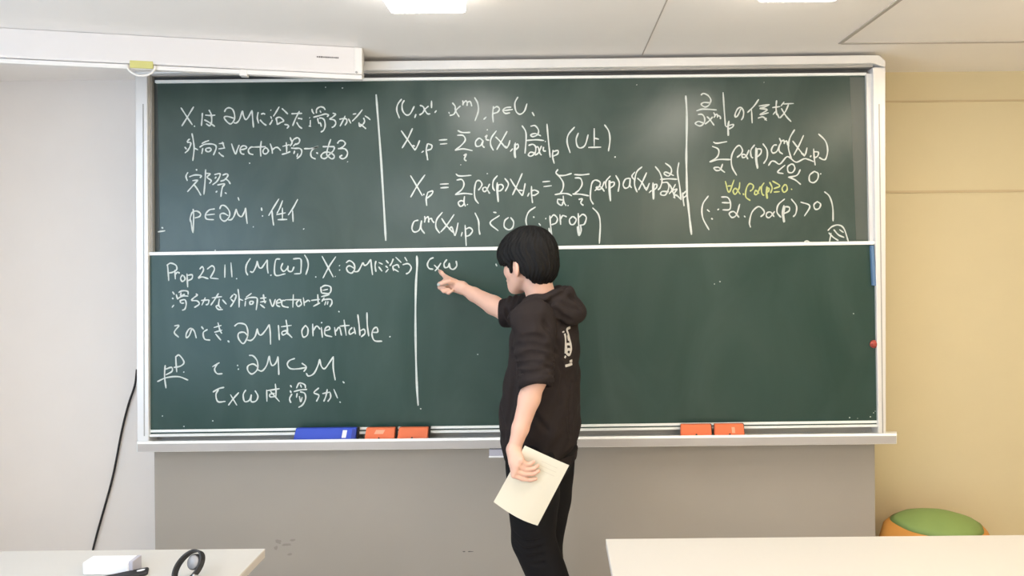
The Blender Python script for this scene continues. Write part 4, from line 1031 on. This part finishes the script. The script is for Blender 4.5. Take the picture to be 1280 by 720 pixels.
fL, lo, hi = sleeve(SHL + np.array([0.004, 0.0, 0.0]), ELL + (ELL - SHL) * 0.02, 0.076, 0.060, 1.06, 0.4)
G.add(fL, lo, hi, 0.022)
fR, lo, hi = sleeve(SHR, ELR, 0.074, 0.060, 1.04, 2.0)
G.add(fR, lo, hi, 0.022)
# folds of the cloth
sl, X, Y, Z = G.view((-0.36, -0.8, 0.76), (0.2, -0.1, 1.5))
G.d[sl] += (0.003 * np.sin(Z * 30 + X * 40 + 4 * np.sin(Y * 9)) * np.sin(Y * 20 - Z * 13 + 2) + 0.002 * np.sin(X * 75 - Z * 48 + Y * 30)).astype(np.float32)
# drag folds from the armpit, pocket slit, hem seam
crease(G, ['642,435 657,430 675,431 690,437 701,446', '645,447 663,443 682,446 697,453', '646,458 668,454 688,461', '648,467 662,468 680,464', '681,405 691,420 702,438',
           '652,423 668,421 680,424', '700,455 703,475 699,500', '640,440 643,470 640,505 634,530', '715,480 712,510 714,545', '660,500 668,520 684,538', '626,512 628,530 629,546'], 0.0080, 0.014)
crease(G, ['622,395 628,403 632,412', '631,380 636,392 639,405'], 0.005, 0.010)
# open cuffs: hollow the sleeve ends round the arms
for a, b2, r in ((ELL - (ELL - SHL) * 0.12, ELL + (WRL - ELL) * 0.25, 0.048), (ELR - (ELR - SHR) * 0.10, ELR + (WRR - ELR) * 0.25, 0.049)):
    G.groove([a, b2], r, 0.004)
# neck opening
G.groove([NECK_B + np.array([-0.01, 0, 0.03]), NECK_B + np.array([-0.03, 0.0, 0.14])], 0.062, 0.006)
from mathutils import noise as mnoise
def wrinkle(me, amp, seed, zones=()):
    """irregular soft folds along the normals; zones: (centre, radius, extra amplitude)"""
    nv = len(me.vertices); co = np.zeros(nv * 3, np.float32); no = np.zeros(nv * 3, np.float32)
    me.vertices.foreach_get('co', co); me.vertices.foreach_get('normal', no)
    co = co.reshape(-1, 3); no = no.reshape(-1, 3); out = co.copy()
    for i in range(nv):
        x, y, z = float(co[i, 0]), float(co[i, 1]), float(co[i, 2])
        q = Vector((x * 9 + z * 5 + seed, y * 8, z * 13 - x * 6))
        w = mnoise.noise(q + Vector((mnoise.noise(q * 0.7), 0, 0)) * 1.2)
        r = 1 - 2 * abs(mnoise.noise(q * 0.8 + Vector((7, seed, 3))))
        a = amp
        for c_, R_, e_ in zones:
            dd = math.dist((x, y, z), c_) / R_
            if dd < 1: a += e_ * (1 - dd * dd)
        out[i] += no[i] * (w * 0.6 + (r - 0.4) * 0.7) * a
    me.vertices.foreach_set('co', out.ravel()); me.update()
hoodie_me = G.mesh('hoodie', 2)
wrinkle(hoodie_me, 0.0075, 1, ((tuple(ELL + np.array([0, 0, .06])), 0.12, 0.006), (tuple(SHL + np.array([.05, .05, -.08])), 0.14, 0.004)))
hoodie = obj('hoodie', hoodie_me, M_HOOD, person, smooth=True)

# hood lying round the neck and down the back
D = Field((-0.22, -0.68, 1.22), (0.17, -0.26, 1.50), 0.003)
ring = []
NC = np.array([-0.040, -0.475, 1.392])
for th, rad, z, r in ((0, 0.104, 0.046, 0.022), (40, 0.108, 0.036, 0.023), (75, 0.106, 0.012, 0.024), (110, 0.104, -0.016, 0.024), (145, 0.104, -0.042, 0.022), (172, 0.104, -0.060, 0.018),
                      (188, 0.104, -0.060, 0.018), (215, 0.104, -0.042, 0.022), (250, 0.104, -0.016, 0.024), (285, 0.106, 0.012, 0.024), (320, 0.108, 0.036, 0.023), (360, 0.104, 0.046, 0.022)):
    t = math.radians(th)
    v = -TF * rad * math.cos(t) + TL * rad * 0.92 * math.sin(t)
    ring.append((NC + v + np.array([0, 0, z]), r))
D.chain([p for p, r in ring], [r for p, r in ring], 0.018)
def addD(c, r, k, ax=(TF, TL, TU)):
    f, lo, hi = ellf(c, ax, r); D.add(f, lo, hi, k)
bd = -TF * 0.80 - TU * 0.60; bn = np.cross(bd, TL)          # backwards and down
addD(NC - TF * 0.098 + np.array([0, 0, -0.004]), (0.066, 0.116, 0.040), 0.02, (bd, TL, bn))
addD(NC - TF * 0.128 + np.array([0, 0, -0.040]), (0.040, 0.098, 0.042), 0.018, (bd, TL, bn))
for sgn in (1, -1):
    addD(NC - TF * 0.035 + TL * sgn * 0.100 + np.array([0, 0, -0.030]), (0.085, 0.028, 0.032), 0.02)
f_, lo, hi = ellf(NC - TF * 0.045 + np.array([0, 0, 0.050]), (TF, TL, TU), (0.064, 0.074, 0.062)); D.sub(f_, lo, hi, 0.010)
# rolled edge of the hood running down to the throat
D.chain([S(706, 361, -0.50), S(697, 366, -0.555), S(682, 374, -0.60), S(663, 379.5, -0.612), S(649, 386, -0.600), S(638, 397, -0.575)], [0.013, 0.014, 0.015, 0.015, 0.014, 0.011], 0.006)
crease(D, ['707,365 697,371 683,379 665,384 652,390 643,399', '700,378 712,383 726,387', '712,371 719,377 725,383', '694,388 704,397 716,402'], 0.0080, 0.012)
D.groove([NECK_B + np.array([-0.012, 0, -0.03]), NECK_B + np.array([-0.03, 0.0, 0.14])], 0.0605, 0.006)
hood_me = D.mesh('hood', 2); wrinkle(hood_me, 0.005, 3)
obj('hood', hood_me, M_HOOD, person, smooth=True)

# ribbed cuffs where the sleeves are pushed up, ribbed hem
def cuff(el, sh, wr, r, off, w):
    ax = Vector(A3(el - sh)).normalized()
    c = Vector(A3(el)) + ax * off
    bm = nb(); n = 72; rows = []
    q = Vector((0, 0, 1)).rotation_difference(ax).to_matrix()
    for (rr, s) in ((r, -w), (r + .004, -w * .5), (r + .005, 0), (r + .004, w * .6), (r + .0005, w), (r - .006, w), (r - .008, 0)):
        row = []
        for k in range(n):
            a = 2 * math.pi * k / n; rb = rr + 0.0009 * (k % 2)
            row.append(bm.verts.new(c + q @ Vector((rb * math.cos(a), rb * math.sin(a), s + 0.004 * math.sin(a * 2 + 1)))))
        rows.append(row)
    for a, b2 in zip(rows, rows[1:]):
        for k in range(n): bm.faces.new((a[k], a[(k + 1) % n], b2[(k + 1) % n], b2[k]))
    return bm
obj('cuff', cuff(ELL, SHL, WRL, 0.0555, 0.010, 0.016), M_RIB, hoodie, smooth=True)
obj('cuff', cuff(ELR, SHR, WRR, 0.0555, 0.006, 0.016), M_RIB, hoodie, smooth=True)
bm = nb(); rows = []
for dz, g in ((-0.004, -0.004), (0.0, 0.001), (0.02, 0.002), (0.035, 0.001), (0.04, -0.006)):
    row = []
    for k in range(160):
        a = 2 * math.pi * k / 160
        zz_ = 0.812 + dz; A_, B2 = np.interp(zz_ + .01, ZZ, AA) + g + 0.0006 * (k % 2), np.interp(zz_ + .01, ZZ, BB_) + g + 0.0006 * (k % 2)
        ca, sa = math.cos(a), math.sin(a)
        fq = A_ * math.copysign(abs(ca) ** (2 / 2.3), ca); lq = B2 * math.copysign(abs(sa) ** (2 / 2.3), sa)
        z = zz_ + 0.14 * fq
        row.append(bm.verts.new((np.interp(z, ZZ, CX) + TF[0] * fq + TL[0] * lq, -0.478 + TF[1] * fq + TL[1] * lq, z)))
    rows.append(row)
for a, b2 in zip(rows, rows[1:]):
    for k in range(160): bm.faces.new((a[k], a[(k + 1) % 160], b2[(k + 1) % 160], b2[k]))
obj('hem_band', bm, M_RIB, hoodie, smooth=True)

# white print on the back of the hoodie
bvh = BVHTree.FromPolygons([v.co[:] for v in hoodie_me.vertices], [p.vertices[:] for p in hoodie_me.polygons])
camv = Vector((0, -DIST, EYE))
def on_hoodie(px, py):
    for k in range(12):
        dirv = (W(px - k * 0.7, py, 0) - camv).normalized()
        h = bvh.ray_cast(camv, dirv)
        if h[0] is not None: return h[0] + h[1] * 0.0015, h[1]
    return None, None
bm = nb()
for st in ('123,172 128,186', '140,198 148,240 150,290 155,345 155,400 172,428 192,440', '200,128 165,152 178,200 190,250 203,300 210,340 212,375 205,410 192,440', '152,322 180,316 205,322', '158,350 160,380', '160,395 185,372 207,385',
           '150,300 150,420', '140,455 152,466', '195,512 222,502', '148,562 185,552 222,538', '172,215 185,275'):
    pts = spline([tuple(float(v) for v in q.split(',')) for q in st.split()], 4)
    PN = [on_hoodie(690 + p[0] / 9, 395 + p[1] / 9) for p in pts]
    PN = [q for q in PN if q[0] is not None]
    if len(PN) < 2: continue
    L_, R_ = [], []
    for i, (p, nn) in enumerate(PN):
        t = (PN[min(i + 1, len(PN) - 1)][0] - PN[max(i - 1, 0)][0])
        if t.length < 1e-6: t = Vector((0, 0, 1))
        sd = t.normalized().cross(nn).normalized() * 0.0045
        L_.append(bm.verts.new(p + sd)); R_.append(bm.verts.new(p - sd))
    for i in range(len(L_) - 1): bm.faces.new((L_[i], L_[i + 1], R_[i + 1], R_[i]))
pr_ = obj('back_print', bm, mat('print_white', (0.62, 0.60, 0.57, 1), 0.7, var=0.3, vscale=120), hoodie)
md = pr_.modifiers.new('thick', 'SOLIDIFY'); md.thickness = 0.001; md.offset = 0

# ---- shoes
for nm, aj in (('left', ANL), ('right', ANR)):
    Sx = Field(aj + np.array([-0.26, -0.10, -0.09]), aj + np.array([0.12, 0.16, 0.05]), 0.004)
    heel = aj - TF * 0.035 + np.array([0, 0, -0.040]); toe = aj + TF * 0.165 + np.array([0, 0, -0.050])
    Sx.chain([heel, aj + TF * 0.06 + np.array([0, 0, -0.040]), toe], [0.040, 0.045, 0.034], 0.02)
    Sx.cap(aj + np.array([0, 0, -0.02]), aj + np.array([0, 0, 0.0]), 0.043, 0.041, 0.02)
    Sx.sub(lambda X, Y, Z: Z - 0.022 + 0 * X + 0 * Y, aj + np.array([-0.3, -0.2, -0.1]), aj + np.array([0.2, 0.2, -0.06]), 0.002)
    sh_ = obj('shoe', Sx.mesh('shoe', 2), M_SHOE, person, smooth=True)
    So = Field(aj + np.array([-0.26, -0.10, -0.1]), aj + np.array([0.12, 0.16, -0.02]), 0.004)
    So.chain([heel, aj + TF * 0.06 + np.array([0, 0, -0.045]), toe], [0.043, 0.048, 0.037], 0.02)
    So.sub(lambda X, Y, Z: 0.0235 - Z + 0 * X + 0 * Y, aj + np.array([-0.3, -0.2, -0.1]), aj + np.array([0.2, 0.2, 0.1]), 0.002)
    So.sub(lambda X, Y, Z: Z - 0.001 + 0 * X + 0 * Y, aj + np.array([-0.3, -0.2, -0.12]), aj + np.array([0.2, 0.2, -0.07]), 0.002)
    obj('sole', So.mesh('sole', 1), M_SOLE, sh_, smooth=True)

# ---- chalk in the pointing hand
bm = nb(); tube(bm, [Vector(CH0), Vector(CH0 * .5 + CH1 * .5), Vector(CH1)], [0.0055, 0.0055, 0.0050], 14)
tag(obj('chalk_stick', bm, M_CHALK, None, smooth=True), 'short white chalk held in the pointing hand', 'chalk')

# ---- papers held in the left hand (a thin folded sheaf with a bent face)
c00, c10, c11, c01 = W(656, 557, PY), W(711.5, 582, PY + 0.012), W(672, 657.5, PY + 0.012), W(617, 627.5, PY)
PP = empty('papers', (c00 + c11) / 2, 'thin cream sheaf of papers held in the lowered hand', 'papers')
def sheet(off, inset, bend):
    bm = nb(); NU, NV = 18, 22; V = []
    for j in range(NV + 1):
        row = []
        for i in range(NU + 1):
            uu = inset + (1 - 2 * inset) * i / NU; vv = inset + (1 - 2 * inset) * j / NV
            p = c00.lerp(c10, uu).lerp(c01.lerp(c11, uu), vv)
            y = -bend * math.sin(math.pi * uu) * (0.25 + 0.75 * vv) + 0.012 * max(0, uu - 0.7) ** 1.2
            z = -0.006 * math.sin(math.pi * uu) * vv
            row.append((p.x, p.y + y + off, p.z + z))
        V.append(row)
    F_ = [[bm.verts.new(q) for q in row] for row in V]; K_ = [[bm.verts.new((q[0], q[1] + 0.0012, q[2])) for q in row] for row in V]
    for j in range(NV):
        for i in range(NU):
            bm.faces.new((F_[j][i], F_[j][i + 1], F_[j + 1][i + 1], F_[j + 1][i])); bm.faces.new((K_[j][i], K_[j + 1][i], K_[j + 1][i + 1], K_[j][i + 1]))
    for i in range(NU):
        bm.faces.new((F_[0][i], K_[0][i], K_[0][i + 1], F_[0][i + 1])); bm.faces.new((F_[NV][i], F_[NV][i + 1], K_[NV][i + 1], K_[NV][i]))
    for j in range(NV):
        bm.faces.new((F_[j][0], F_[j + 1][0], K_[j + 1][0], K_[j][0])); bm.faces.new((F_[j][NU], K_[j][NU], K_[j + 1][NU], F_[j + 1][NU]))
    return bm
obj('top_sheet', sheet(0, 0, 0.006), M_PAPER, PP, smooth=False)
obj('under_sheet', sheet(0.0016, 0.012, 0.006), M_PAPER, PP)
obj('under_sheet', sheet(0.0032, 0.006, 0.006), M_PAPER, PP)

# faint printed lines near the top of the front sheet
def on_sheet(uu, vv):
    p = c00.lerp(c10, uu).lerp(c01.lerp(c11, uu), vv)
    y = -0.006 * math.sin(math.pi * uu) * (0.25 + 0.75 * vv) + 0.012 * max(0, uu - 0.7) ** 1.2
    return (p.x, p.y + y - 0.0004, p.z - 0.006 * math.sin(math.pi * uu) * vv)
bm = nb(); rr = random.Random(5)
for j in range(3):
    v0 = 0.10 + 0.062 * j; u0 = 0.45 if j < 7 else 0.3; u1 = rr.uniform(0.72, 0.86)
    A = [(u0 + (u1 - u0) * k / 8) for k in range(9)]
    T_ = [bm.verts.new(on_sheet(u, v0)) for u in A]; U_ = [bm.verts.new(on_sheet(u, v0 + 0.010)) for u in A]
    for k in range(8): bm.faces.new((T_[k], T_[k + 1], U_[k + 1], U_[k]))
tl_ = obj('text_line', bm, mat('faint_print', (0.62, 0.58, 0.48, 1), 0.9), PP)
